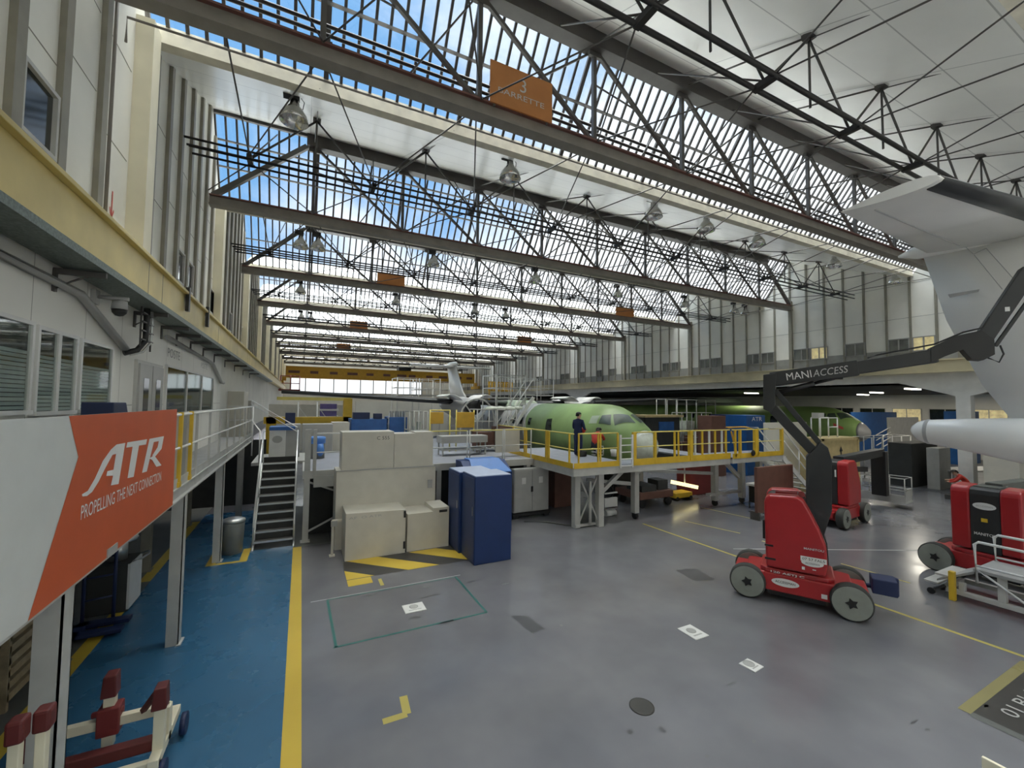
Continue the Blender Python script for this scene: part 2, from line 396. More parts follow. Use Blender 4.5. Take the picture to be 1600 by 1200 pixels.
# roof: opaque shed slopes (one mesh per bay), glazing, gutters
for k in range(-2, NT+1):
    Y = T0 + DT*k
    sl = MB(); y0, y1 = Y+1.95, Y+DT+.1
    sl.prism([(XL, y0, 11.05), (XL, y1, 13.62), (XL, y1, 13.80), (XL, y0, 11.35)], (XR-XL, 0, 0))
    struct('ceiling', sl, 'ceil')
    g = MB(); g.prism([(XL, Y+1.70, 11.04), (XL, Y+1.95, 11.04), (XL, Y+1.95, 11.39), (XL, Y+1.70, 11.39)], (XR-XL, 0, 0))
    struct('trim_%d' % (k+3), g, 'fascia')
    w = MB(); w.quad((XL, Y+.12, 13.62), (XR, Y+.12, 13.62), (XR, Y+1.74, 11.39), (XL, Y+1.74, 11.39))
    wo = struct('window_%d' % (k+20), w, 'glass')
    b = MB(); n = int((XR-XL)/.31)
    dirv = (V((0, 1.74, 11.39))-V((0, .12, 13.62))).normalized(); off = V((0, -.035, -.022))
    for i in range(n+1):
        x = XL + .31*i
        p = V((x, Y+.12, 13.62)) + off; q = V((x, Y+1.74, 11.39)) + off
        big = (i % 10 == 0)
        b.beam(p, q, .10 if big else .062, .07 if big else .05)
    struct('glazing_bars', b, 'steel', wo)
    rl = MB()
    for t in ((.52,) if k != 1 else (.3, .6)):
        c = V((0, Y+.12, 13.62)).lerp(V((0, Y+1.74, 11.39)), t) + off*2.2
        rl.beam((XL, c.y, c.z), (XR, c.y, c.z), .06, .05)
    struct('glazing_rail', rl, 'steel', wo)

# walls
def roofz(y):
    d = (y-T0) % DT
    if d < 1.72: return 13.66-(d/1.72)*2.27
    if d < 1.95: return 11.12
    return 11.14+(d-1.95)*.4393
def saw(x, th, z0, y0=-10, y1=81):
    m = MB(); top = [(y0, roofz(y0))]
    for k in range(-3, 11):
        for d in (0.0, .001, 1.72, 1.95):
            y = T0+DT*k+d
            if y0 < y < y1: top.append((y, roofz(y-1e-4) if d == 0 else roofz(y)))
    top.append((y1, roofz(y1)))
    for (a, za), (b, zb) in zip(top[:-1], top[1:]):
        if b-a > 1e-5: m.prism([(x, a, z0), (x, b, z0), (x, b, zb), (x, a, za)], (th, 0, 0))
    return m
wl = saw(XL, -.25, 6.0)
wall_left = struct('wall_left', wl, 'panel')
rb = MB()
yy = [-1.2, -.2, .8, 1.8, 2.9, 3.9, 4.95, 6.16, 7.1, 8.2]
y = 10.5
while y < 80: yy.append(y); y += 1.0
for y in yy:
    if any(abs(y-(T0+DT*k+1.35)) < .34 for k in range(-1, 10)): continue
    rb.box(XL, y-.09, 6.62, XL+.07, y+.09, min(roofz(y-.09), roofz(y+.09))-.04)
struct('wall_ribs', rb, 'rib', wall_left)
pl = MB()
for k in range(-1, NT+1):
    y = T0+DT*k+1.35; pl.box(XL, y-.2, 6.62, XL+.26, y+.2, 11.04)
struct('pilaster', pl, 'cream', wall_left)  # cream colour stands in for warm bounced light on the columns
cd = MB(); cd.tube((XL+.05, 8.45, 6.6), (XL+.05, 8.45, 12.5), .025); cd.path([(XL+.1, 8.7, 10.0), (XL+.1, 8.7, 10.42), (XR-.1, 8.72, 10.42)], .02)
struct('conduit', cd, 'steelbrown', wall_left)
jl = MB()
for k, y in enumerate([6.65, 7.65, 8.9, 10.0, 10.95, 11.9, 12.9, 13.9, 14.9, 15.9, 17, 18, 19]):
    for z in (8.3 + .4*(k % 2), 9.9): jl.box(XL, y-.42, z, XL+.004, y+.42, z+.015)
struct('panel_joints', jl, 'rib', wall_left)
# arrow painted on the upper wall
ar = MB(); X = XL+.006; yc = 8.82
ar.quad((X, yc-.02, 7.55), (X, yc+.02, 7.55), (X, yc+.02, 7.12), (X, yc-.02, 7.12)); ar.quad((X, yc-.09, 7.24), (X, yc, 7.08), (X, yc, 7.15), (X, yc-.07, 7.28)); ar.quad((X, yc+.09, 7.24), (X, yc, 7.08), (X, yc, 7.15), (X, yc+.07, 7.28))
struct('red_arrow', ar, 'inkred', wall_left)

wno = 40
def wall_window(xw, y0, y1, za, zb, side, pane, fr='greywhite', bars=0):
    global wno
    t = MB(); e = .012*side
    t.box(xw, y0, za, xw+e, y1, zb)
    o = struct('window_%d' % wno, t, pane); wno += 1
    f = MB(); d = .06*side; w = .05
    f.box(xw, y0-w, zb, xw+d, y1+w, zb+w); f.box(xw, y0-w, za-w, xw+d, y1+w, za); f.box(xw, y0-w, za, xw+d, y0, zb); f.box(xw, y1, za, xw+d, y1+w, zb)
    for i in range(bars):
        yb = y0+(y1-y0)*(i+1)/(bars+1); f.box(xw, yb-.03, za, xw+d*.8, yb+.03, zb)
    struct('window_frame', f, fr, o)
    return o
for a, b in ((2.95, 3.85), (6.3, 6.95), (9.95, 10.35), (12.6, 13.2), (13.58, 14.2), (16.6, 17.2), (20.6, 21.3), (24.6, 25.3)):
    wall_window(XL, a, b, 7.14, 7.86, 1, 'darkwin')

# office storey behind the mezzanine walkway
XO = -2.7
ow = MB(); ow.box(XO-.2, -6, 2.75, XO, 18.8, 6.0)
ow.box(XO, -6, 3.1, XO+.01, 18.8, 3.14)
wall_office = struct('wall_office', ow, 'office')
so = MB(); so.box(-3.1, -6, 6.0, XL+.0, 81, 6.05); struct('trim_30', so, 'panel')
def office_window(y0, y1, za, zb, blind, bars=0):
    global wno
    t = MB(); t.box(XO-.02, y0, za, XO+.012, y1, zb)
    o = struct('window_%d' % wno, t, 'darkwin'); wno += 1
    f = MB(); w = .045
    f.box(XO, y0-w, zb, XO+.05, y1+w, zb+w); f.box(XO, y0-w, za-w, XO+.07, y1+w, za); f.box(XO, y0-w, za, XO+.05, y0, zb); f.box(XO, y1, za, XO+.05, y1+w, zb)
    for i in range(bars):
        yb = y0+(y1-y0)*(i+1)/(bars+1); f.box(XO, yb-.035, za, XO+.05, yb+.035, zb)
    struct('window_frame', f, 'white', o)
    if blind:
        bl = MB(); z = za+.01
        while z < za+(zb-za)*.66: bl.box(XO+.013, y0+.02, z, XO+.020, y1-.02, z+.036); z += .046
        struct('blind', bl, 'blind', o)
    g = MB(); g.quad((XO+.03, y0, za), (XO+.03, y1, za), (XO+.03, y1, zb), (XO+.03, y0, zb)); struct('pane', g, 'winglass', o)
    return o
mat('blind_slats', (.42, .47, .45), .5, noise=.1); M['blind'] = MATS['blind_slats']
office_window(4.3, 6.44, 4.07, 5.0, True)
office_window(6.6, 7.46, 4.05, 4.98, True, 1)
office_window(7.64, 8.62, 4.06, 4.97, True)
office_window(11.66, 17.1, 3.9, 4.93, False, 2)
d = MB(); d.box(XO, 9.74, 2.75, XO+.05, 11.26, 4.92); door1 = struct('door_1', d, 'greywhite')
for y0, y1 in ((9.78, 10.48), (10.52, 11.22)):
    l = MB(); l.box(XO+.05, y0, 2.78, XO+.08, y1, 4.86); lf = struct('door_leaf', l, 'greycab', door1)
    l = MB(); l.box(XO+.08, y0+.22, 3.5, XO+.085, y0+.5, 4.6); struct('vision_panel', l, 'darkwin', lf)
    l = MB(); l.tube((XO+.12, y0+.60, 3.7), (XO+.12, y0+.60, 3.95), .014); struct('door_handle', l, 'chrome', lf)
text('lettering', 'POSTE', 'band', wall_office, (XO+.01, 11.72, 5.16), (0, 1, 0), (0, 0, 1), width=1.05, height=.2, world=False)
text('lettering', 'POSTE', 'greycab', wall_office, (XO+.01, 15.2, 5.16), (0, 1, 0), (0, 0, 1), width=.9, height=.16, world=False)
# walls under and beyond the mezzanine
ub = MB(); ub.box(-5.2, -10, 0, -5.0, 81, 2.6); struct('wall_undercroft', ub, 'dark')  # wall colour darkened to carry the shade under the deck
lb = MB(); lb.box(XL-.25, 18.8, 2.59, XL, 81, 6.0); lb.box(XO-.2, 18.7, 2.75, XL, 18.8, 6.0); struct('wall_left_beyond', lb, 'panel_cool')

ue = MB(); ue.box(-5.0, 20.2, 0, -1.25, 20.35, 2.6); struct('undercroft_shade_panel', ue, 'dark')  # added dark panel standing in for the deep shade under the mezzanine
# right wall above the crane rail, open aisle below it
wr = saw(XR, .3, 5.4); wall_right = struct('wall_right', wr, 'panel_cool')
bd = MB(); bd.box(XR-.012, -10, 6.6, XR, 81, 7.25); struct('grey_band', bd, 'band', wall_right)
rb = MB(); y = -4.9
while y < 80: rb.box(XR-.06, y-.05, 6.6, XR, y+.05, min(roofz(y-.05), roofz(y+.05))-.04); y += 1.0
for k in range(-1, NT+1): rb.box(XR-.14, T0+DT*k-.1, 6.6, XR, T0+DT*k+.1, 11.0)
struct('wall_ribs', rb, 'rib', wall_right)
jl = MB()
for z in (8.9, 10.7): jl.box(XR-.006, -9, z, XR, 80, z+.02)
struct('panel_joints', jl, 'band', wall_right)
lo = MB(); lo.box(XR-.05, -10, 5.5, XR+.3, 81, 5.9); struct('trim_31', lo, 'white')
for i, (a, b) in enumerate(((9.2, 10.0), (10.2, 11.0), (12.1, 13.0), (14.0, 14.85), (15.0, 15.85), (17.2, 18.0), (18.2, 19.1), (21.1, 22.0), (22.1, 22.95), (25, 25.8), (26, 26.8), (28.9, 29.6), (29.8, 30.7), (33, 33.9), (35.2, 36.0), (38.2, 39.0), (41.2, 42.9), (47.2, 48.9))):
    wall_window(XR-.012, a, b, 7.16, 7.80, -1, 'litwin' if i in (0, 3) else 'greywin', 'band', 1)
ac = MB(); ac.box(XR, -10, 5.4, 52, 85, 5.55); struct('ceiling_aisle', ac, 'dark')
aw = MB(); aw.box(50, -10, 0, 50.2, 85, 5.5); aisle = struct('wall_aisle', aw, 'panel_cool')
for y0, lit in ((5, 0), (7.6, 0), (12.2, 1), (14.8, 0), (17.4, 1), (20, 0), (22.6, 0), (25.2, 0), (27.8, 1), (30.4, 0)):
    wall_window(50, y0, y0+2.0, 2.5, 4.1, -1, 'litwin' if lit else 'darkwin', 'greywhite', 1)
for y in (T0, T0+4*DT, T0+8*DT):
    c = MB(); c.box(XR-.1, y-.25, 0, XR+.4, y+.25, 5.5); c.prism([(XR-.1, y+.25, 5.5), (XR-.1, y+2.4, 5.5), (XR-.1, y+.25, 4.8)], (.35, 0, 0)); c.prism([(XR-.1, y-.25, 5.5), (XR-.1, y-2.4, 5.5), (XR-.1, y-.25, 4.8)], (.35, 0, 0))
    struct('wall_column', c, 'white')
# end walls
YF = 80.0
fw = MB(); x0, x1, za, zb = -1.7, 20.6, 5.7, 8.2
fw.box(XL, YF, 0, 52, YF+.3, za); fw.box(XL, YF, zb, XR, YF+.3, 11.1); fw.box(XL, YF, za, x0, YF+.3, zb); fw.box(x1, YF, za, XR, YF+.3, zb)
wall_far = struct('wall_far', fw, 'panel_cool')
w = MB(); w.quad((x0, YF+.1, za), (x1, YF+.1, za), (x1, YF+.1, zb), (x0, YF+.1, zb)); wo = struct('window_%d' % wno, w, 'glass')
f = MB()
for i in range(11): x = x0+(x1-x0)*i/10; f.box(x-.07, YF-.02, za, x+.07, YF+.12, zb)
f.box(x0, YF-.02, za-.1, x1, YF+.12, za+.05); f.box(x0, YF-.02, zb-.05, x1, YF+.12, zb+.1)
struct('window_frame', f, 'steel', wo)
bw = MB(); bw.box(-5.2, -10.3, 0, 52, -10, 14.3); struct('wall_back', bw, 'panel_cool')
gr = MB(); gr.box(-60, 81, -.2, 110, 200, -.1); struct('ground_outside', gr, 'concrete')

# ------------------------------------------------------------------ roof steelwork
def truss(k, label, group=None):
    Y = T0+DT*k
    t = thing('roof_truss', label, 'roof truss', (0, Y, ZB), group=group)
    b = MB(); b.box(XL+.02, Y-.15, ZB+.30, XR-.02, Y+.15, ZB+.34, 1); b.box(XL+.02, Y-.15, ZB, XR-.02, Y+.15, ZB+.05); b.box(XL+.02, Y-.07, ZB+.05, XR-.02, Y+.07, ZB+.30)
    obj('bottom_chord', b, ('steelbrown', 'rust'), t, True)
    c = MB(); c.box(-.1, Y-.22, 13.08, XR-2.6, Y+.14, 13.62); c.box(XL+.02, Y-.05, 13.45, -.1, Y+.05, 13.6); c.box(XR-2.6, Y-.05, 13.45, XR-.02, Y+.05, 13.6)
    obj('top_chord', c, 'steel', t, True)
    xs = [.15+3.1*i for i in range(9)]
    def part(nm, p, q, w):
        m = MB(); m.beam(p, q, w, w*.95); obj(nm, m, 'steel', t, True)
    for i, x in enumerate(xs):
        part('vertical_web', (x, Y, ZB+.3), (x, Y, 13.1), .10)
        g = MB(); g.box(x-.18, Y-.06, 12.95, x+.18, Y+.02, 13.1); obj('gusset_plate', g, 'steel', t, True)
        g = MB(); g.box(x-.16, Y-.06, ZB+.34, x+.16, Y+.02, ZB+.44); obj('gusset_plate', g, 'steel', t, True)
        if i < 8:
            part('diagonal_web', (x+.1, Y, 13.1), (xs[i+1]-.05, Y, ZB+.36), .085)
            if i % 2: part('bracing_rod', (x+.1, Y+.12, ZB+.36), (xs[i+1]-.1, Y+.12, 13.1), .05)
            else: part('bracing_rod', (x+1.55, Y+.05, ZB+.36), (xs[i+1]-.1, Y+.05, 13.1), .035); part('bracing_rod', (x+.1, Y+.05, ZB+1.9), (x+1.4, Y+.05, ZB+1.7), .03)
    part('end_diagonal', (-.1, Y, 13.1), (XL+.1, Y, ZB+.34), .16); part('end_diagonal', (XR-2.6, Y, 13.1), (XR-.1, Y, ZB+.34), .16)
    return t
ordw = {-2: 'dark roof truss above and behind the camera', -1: 'dark roof truss just overhead at the top right, before the first glazed band',
        0: 'dark steel roof truss nearest the camera, crossing behind the big orange 3 sign', 1: 'second dark roof truss from the camera, its chord just above the pair of bell lamps',
        2: 'third dark roof truss from the camera, carrying two orange signs', 3: 'fourth dark roof truss from the camera, first beyond the third'}
for k in range(-1, NT+1):
    truss(k, ordw.get(k, 'far dark roof truss in the crowded rows above the yellow crane bridge'), None if k in ordw else 'far roof trusses')
def bundle(k, label, group=None):
    """four pipe lower chord running across mid bay"""
    Yb = T0+DT*k+4.45; zb = 10.43
    t = thing('pipe_chord', label, 'pipe rack', (XL, Yb, zb), group=group)
    four = ((-.18, .20), (.18, .20), (-.18, .0), (.18, .0)) if k >= 0 else ((-.2, .1), (.2, .1))
    for dy, dz in four:
        m = MB(); m.tube((XL+.05+(dz < .1)*.12, Yb+dy, zb+dz), (XR-.05, Yb+dy, zb+dz), .03 if k >= 0 else .05, 8); obj('pipe', m, 'pipe', t, True)
    w = MB()
    Ya, Yc = T0+DT*k, T0+DT*(k+1); zc = 11.05+(4.45-1.95)*.4393
    for i in range(10):
        x = .15+3.1*i-1.55
        if x > XR-1: break
        c = MB(); c.box(x-.06, Yb-.22, zb+.02, x+.06, Yb+.22, zb+.14); obj('clamp_plate', c, 'pipe', t, True)
        xt = x+1.55
        if xt < XR-1:
            w.box(xt-.10, Yb-.10, zc-.10, xt+.10, Yb+.10, zc-.0)
            w.tube((xt, Yb, zc-.1), (x, Yb, zb+.1), .027, 6); w.tube((xt, Yb, zc-.1), (x+3.1, Yb, zb+.1), .027, 6)
            w.tube((xt, Yb, zc-.1), (xt, Yb, zb+.1), .024, 6)
            w.tube((xt, Yb, zc-.1), (xt, Ya+1.7, 11.1), .013, 6)
            w.tube((xt, Yb, zc-.05), (xt, Yc-.25, 13.2), .022, 6)
        w.tube((x, Yb+.2, zb+.1), (x+1.55, Yc-.15, ZB+.3), .017, 6); w.tube((x, Yb+.2, zb+.1), (x-1.55, Yc-.15, ZB+.3), .017, 6)
        w.tube((x, Yb-.2, zb+.1), (x+1.55, Ya+.15, ZB+.3), .017, 6); w.tube((x, Yb-.2, zb+.1), (x-1.55 if i else x, Ya+.15, ZB+.3), .017, 6)
        w.tube((x, Yb, zb+.12), (x+.4, Yc-.2, 13.15), .020, 6)
    obj('space_frame_rods', w, 'steel', t, True)
bl = {-1: 'pair of thick dark pipes running under the white roof at the top right', 0: 'bundle of four dark pipes with end stubs over the first full glazed band', 1: 'bundle of dark pipes just above the paired bell lamps'}
for k in range(-1, NT): bundle(k, bl.get(k, 'far bundle of dark pipes crossing between distant roof trusses'), None if k in bl else 'far pipe bundles')
for i, (y, z) in enumerate(((8.72, 11.18), (8.78, 11.42), (8.84, 11.66))):
    m = MB(); m.tube((XL+.05, y, z), (XR-.1, y, z), .038, 8)
    tag(obj('roof_pipe', m, 'pipe'), ('lowest', 'middle', 'uppermost')[i]+' of three thin dark pipes just behind the nearest truss chord', 'pipe')
m = MB()
for y in (0.2,):
    pass
# hanging high-bay lamps
def lamp(loc, label, sc=1.0, first=None):
    if first: 
        return copy_tree(first, loc, label)
    t = thing('high_bay_lamp', label, 'lamp', loc, group=None)
    m = MB(); m.lathe([(.05, .30), (.09, .28), (.11, .16), (.18, .08), (.27, -.06), (.31, -.22), (.30, -.22), (.25, -.06), (.16, .07), (.06, .12)], (0, 0, 0), n=24, caps=False)
    obj('reflector', m, 'chrome', t)
    m = MB(); m.box(-.24, -.09, .33, .10, .09, .50); obj('ballast_box', m, 'black', t)
    m = MB(); m.tube((0, 0, .28), (0, 0, .34), .05, 10); m.tube((0, 0, .5), (0, 0, .72), .012, 6); m.path([(.1, 0, .42), (.2, 0, .3), (.17, 0, .12)], .01, 6); obj('hook', m, 'steel', t)
    m = MB(); m.lathe([(.01, .12), (.06, .05), (.075, -.05), (.05, -.14), (.01, -.17)], (0, 0, 0), n=14); obj('bulb', m, 'white', t)
    return t
lamps = [((460, 176), 10.9, 'large bell lamp hanging at upper left in front of the white soffit'), ((797, 268), 10.9, 'bell lamp hanging under the soffit below the orange 3 sign'), ((1021, 330), 10.9, 'bell lamp third from the left in the nearest lamp row'),
         ((1103, 352), 10.9, 'bell lamp fourth from the left in the nearest lamp row'), ((1183, 375), 10.9, 'bell lamp fifth from the left in the nearest lamp row'), ((470, 379), 10.9, 'left lamp of the close pair under the second truss'),
         ((497, 382), 10.9, 'right lamp of the close pair under the second truss'), ((677, 408), 10.9, 'single bell lamp right of the close pair, above the left orange sign'), ((837, 434), 10.9, 'bell lamp near the centre of the second lamp row'),
         ((965, 458), 10.9, 'bell lamp above the small orange sign at right'), ((1070, 474), 10.9, 'bell lamp right of the small right-hand orange sign'), ((1147, 484), 10.9, 'left lamp of the pair against the right wall'), ((1164, 487), 10.9, 'right lamp of the pair against the right wall'),
         ((1303, 410), 10.9, 'bell lamp high at right beside the wall, left of the white tail'), ((1398, 437), 10.9, 'bell lamp at right just beside the white tail'),
         ((470, 452), 10.9, 'far lamp left of the left-hand orange signs'), ((619, 470), 10.9, 'far lamp under the left-hand orange sign'), ((742, 485), 10.9, 'far lamp right of the left-hand orange sign'), ((790, 492), 10.9, 'far lamp near the centre beyond the second row'), ((471, 495), 10.9, 'left lamp of the distant close pair'), ((486, 497), 10.9, 'right lamp of the distant close pair')]
L0 = None
for (px, z, lb) in lamps:
    p = at_z(px[0], px[1], z)
    if p.x > XR-.4: p = at_x(px[0], px[1], XR-.45)
    o = lamp(tuple(p), lb, first=L0); L0 = L0 or o
    o['group'] = 'high bay lamps'
for y, lb in ((10.55, 'long thin lamp rail under the first white soffit'), (19.25, 'long thin lamp rail under the second roof bay')):
    m = MB(); z = 11.64; m.tube((XL+.02, y, z), (XR-.02, y, z), .03, 8); r_ = thing('lamp_rail', lb, 'rail', (XL, y, z)); obj('tube', m, 'steelbrown', r_, True)
    m = MB()
    for i in range(10): x = .15+3.1*i; m.tube((x, y, z), (x, y, roofz(y)-.02), .012, 6)
    obj('hanger_rods', m, 'steel', r_, True)
# orange bay signs hung on the trusses
def sign(x0, x1, Y, za, zb, label, txt):
    t = thing('hanging_sign', label, 'sign', ((x0+x1)/2, Y, za), group='orange bay signs')
    m = MB(); m.box(x0, Y, za, x1, Y+.03, zb); obj('sign_board', m, 'signorange', t, True)
    m = MB(); m.box(x0+.1, Y+.03, za-.05, x0+.14, Y+.07, zb); m.box(x1-.14, Y+.03, za-.05, x1-.1, Y+.07, zb); obj('hanger', m, 'steel', t, True)
    w = x1-x0; h = zb-za
    if txt:
        text('lettering', '3', 'inkgrey', t, (x0+w*.46, Y, za+h*.48), (1, 0, 0), (0, 0, 1), height=h*.32, depth=.006)
        text('lettering', 'BARRETTE', 'inkgrey', t, (x0+w*.12, Y, za+h*.28), (1, 0, 0), (0, 0, 1), width=w*.74, height=h*.13, depth=.006)
    return t
sign(3.42, 4.98, T0-.22, 10.68, 11.62, 'large orange sign with a pale 3 on the nearest truss', True)
sign(3.5, 5.0, T0+2*DT-.22, 10.72, 11.36, 'orange sign on the third truss, left of centre', False)
sign(20.2, 21.9, T0+2*DT-.22, 10.7, 11.36, 'orange sign on the third truss, at right', False)
sign(3.6, 5.1, T0+4*DT-.22, 10.72, 11.36, 'small far orange sign at left below the third-truss sign', False)
sign(20.2, 21.9, T0+4*DT-.22, 10.72, 11.36, 'small dark orange sign far to the right of centre', False)
sign(3.6, 5.2, T0+6*DT-.22, 10.7, 11.3, 'tiny faded orange sign in the farthest rows at left', False)
# runway beams and overhead crane
m = MB(); m.box(-2.62, -9, 5.98, -2.42, 79, 6.58); m.box(-2.70, -9, 6.58, -2.34, 79, 6.64); m.box(-2.68, -9, 5.94, -2.36, 79, 5.98)
rw = thing('crane_runway_beam', 'long ochre yellow crane rail beam along the left wall', 'beam', (-2.5, 0, 5.94))
obj('web', m, 'beam', rw, True, .008)
for y in (11.7, 13.9):
    c = MB(); c.box(-2.40, y-.06, 6.2, -2.33, y+.06, 6.74); obj('clamp', c, 'black', rw, True)
j = MB()
for y in (9.2, 10.0, 16.0, 24): j.box(-2.421, y, 5.99, -2.416, y+.012, 6.57)
obj('joint_line', j, 'rib', rw, True)
m = MB(); m.box(XR-.62, -9, 5.98, XR-.42, 79, 6.52); m.box(XR-.70, -9, 6.52, XR-.34, 79, 6.58); m.box(XR-.66, -9, 5.94, XR-.36, 79, 5.98); m.box(XR-.42, -9, 6.1, XR-.06, 79, 6.2)
rw2 = thing('crane_runway_beam', 'long ochre crane rail beam along the right wall, below its grey band', 'beam', (XR-.5, 0, 5.94)); obj('web', m, 'beampale', rw2, True)
YC = 70
cr = thing('overhead_crane', 'yellow overhead crane bridge spanning the far end of the hall', 'crane', (12.7, YC, 6.64))
m = MB(); m.box(-2.2, YC-.4, 7.75, 27.4, YC+.4, 9.3); m.box(-2.2, YC-.55, 7.66, 27.4, YC+.55, 7.75); m.box(-2.2, YC-.55, 9.3, 27.4, YC+.55, 9.38); obj('girder', m, 'crane', cr, True)
for x in (-2.5, XR-.5):
    m = MB(); m.box(x-.14, YC-1.8, 6.70, x+.14, YC+1.8, 7.2); m.box(x-.14, YC-.5, 7.2, x+.4 if x < 0 else x+.14, YC+.5, 7.8); obj('end_carriage', m, 'crane', cr, True)
for i, x in enumerate((-1.1, 1.6, 4.3, 7.0, 9.6, 12.2, 14.6, 16.3, 19.2, 21.6, 24.4, 26.4)):
    m = MB(); w = .55 if i % 3 else .75; m.box(x-w, YC-.415, 8.35, x+w, YC-.402, 8.75); obj('number_plate', m, 'brown', cr, True)
m = MB(); m.box(14, YC-.9, 9.38, 16, YC+.9, 9.9); obj('hoist_trolley', m, 'black', cr, True)
# ------------------------------------------------------------------ cable tray, camera, pipes on the office storey
t = thing('cable_tray', 'long perforated cable tray hung along the underside of the left rail beam', 'cable tray', (-2.4, 0, 5.78))
m = MB(); m.box(-2.62, -5, 5.77, -2.2, 40, 5.79); m.box(-2.22, -5, 5.79, -2.2, 40, 5.86); m.box(-2.62, -5, 5.79, -2.6, 40, 5.86)
obj('tray', m, 'mesh', t, True)
for y in (4.6, 6.9, 9.6, 11.2, 12.4, 13.8, 15.4, 17.2, 19.4, 22, 25, 28):
    m = MB(); m.box(XO, y-.025, 5.70, -2.22, y+.025, 5.765); m.box(XO, y-.03, 5.48, XO+.03, y+.03, 5.75)
    if y < 10: m.path([(XO+.02, y, 5.52), (XO+.16, y, 5.62), (XO+.34, y, 5.72)], .012, 6)
    obj('bracket', m, 'steel', t, True)
m = MB()
for i, y in enumerate((-.05, .05)): m.path([(-2.58, -5, 5.80+y*.1), (-2.56+y, 10, 5.81), (-2.5+y, 39, 5.81)], .018, 6)
obj('cables', m, 'black', t, True)
t = thing('surveillance_camera', 'grey dome camera on a bracket arm below the left rail beam', 'camera', (-2.7, 7.95, 5.6))
m = MB(); m.box(-2.7, 7.88, 5.55, -2.64, 8.02, 5.75); m.tube((-2.66, 7.95, 5.66), (-2.30, 7.95, 5.66), .028); obj('arm', m, 'greycab', t, True)
m = MB(); m.lathe([(.02, .14), (.085, .12), (.095, .0)], (-2.40, 7.95, 5.50), n=18); obj('housing', m, 'greycab', t, True)
m = MB(); m.lathe([(.09, 0), (.08, -.05), (.045, -.09), (.01, -.1)], (-2.40, 7.95, 5.50), n=18); obj('dome', m, 'black', t, True)
m = MB(); m.box(-2.7, 6.45, 5.82, -2.55, 6.66, 5.88)
tag(obj('emergency_light', m, 'greycab', bevel=.01), 'small grey wall light high on the white office wall at far left', 'light')
for pts, lb in (([(-2.63, 2, 5.60), (-2.63, 7.40, 5.57), (-2.63, 9.1, 5.02)], 'grey duct along the office wall bending down beside the dome camera'),
                ([(-2.63, 11.4, 5.55), (-2.63, 16.6, 5.40), (-2.63, 18.4, 4.86), (-2.63, 18.9, 4.86)], 'grey duct bending down beyond the office door and its lettering')):
    m = MB(); m.path(pts, .055, 8); tag(obj('ventilation_duct', m, 'greycab'), lb, 'duct')
t = thing('cable_ladder', 'pair of curved cable drops hanging from the tray beside the office door', 'cable ladder', (-2.5, 9.3, 4.95))
for dy, ms, r in ((0, 'black', .045), (.28, 'alu', .022)):
    m = MB(); m.path([(-2.42, 9.2+dy, 5.76), (-2.42, 9.22+dy, 5.55), (-2.42, 9.2+dy, 5.2), (-2.5, 9.12+dy, 5.03), (-2.64, 9.02+dy, 4.96)], r, 8); obj('cable_run', m, ms, t, True)
m = MB()
for z in (5.2, 5.35, 5.5, 5.65): m.box(-2.45, 9.0, z, -2.40, 9.55, z+.02)
m.tube((-2.44, 9.02, 5.1), (-2.44, 9.02, 5.76), .014, 6); m.tube((-2.44, 9.55, 5.05), (-2.44, 9.55, 5.76), .014, 6)
obj('rungs', m, 'steel', t, True)

# ------------------------------------------------------------------ mezzanine walkway with its railing and banner
XM = -1.75
t = thing('mezzanine', 'grey steel mezzanine walkway on posts in front of the offices', 'walkway', (XM, 0, 0))
m = MB(); m.box(-5.0, -6, 2.68, XM-.02, 20, 2.75); obj('deck', m, 'concrete', t, True)
m = MB(); m.box(XM-.08, -6, 2.60, XM, 20, 2.78); m.box(XM-.1, -6, 2.59, XM+.05, 20, 2.615); m.box(XM-.1, -6, 2.765, XM+.03, 20, 2.785); obj('edge_beam', m, 'greywhite', t, True)
m = MB()
for y in range(-5, 20, 2): m.box(-5, y-.05, 2.5, XM-.1, y+.05, 2.68)
obj('joists', m, 'rib', t, True)
for x in (XM-.1, -3.3):
    for y in (.8, 5.08, 9.25, 13.4, 17.6):
        m = MB(); m.box(x-.09, y-.10, 0, x+.09, y-.085, 2.6); m.box(x-.09, y+.085, 0, x+.09, y+.10, 2.6); m.box(x-.007, y-.09, 0, x+.007, y+.09, 2.6); m.box(x+.06 if x > -2 else x-.13, y-.14, 0, x+.13, y+.14, .02)
        if x > -2: m.box(x+.075, y-.10, 0, x+.09, y+.10, 2.6)
        obj('post', m, 'greywhite' if x > -2 else 'rib', t, True)
rt = thing('guard_rail', 'white guard rail along the mezzanine edge beyond the banner', 'railing', (XM, 8.2, 2.78))
m = MB()
for z in (3.96, 3.42): m.tube((XM+.0, 8.2, z), (XM, 20, z), .021, 8)
m.tube((XM, 20, 3.96), (-2.6, 20, 3.96), .021); m.tube((XM, 20, 3.42), (-2.6, 20, 3.42), .021)
obj('rails', m, 'white', rt, True)
for y in [9.85+1.27*i for i in range(9)]:
    m = MB(); m.box(XM-.03, y-.02, 2.78, XM+.01, y+.02, 3.97); m.box(XM-.02, y-.06, 2.62, XM+.012, y+.06, 2.80); obj('post', m, 'greywhite', rt, True)
m = MB(); m.box(XM-.012, 8.2, 2.78, XM, 20, 2.93); obj('toe_board', m, 'greywhite', rt, True)
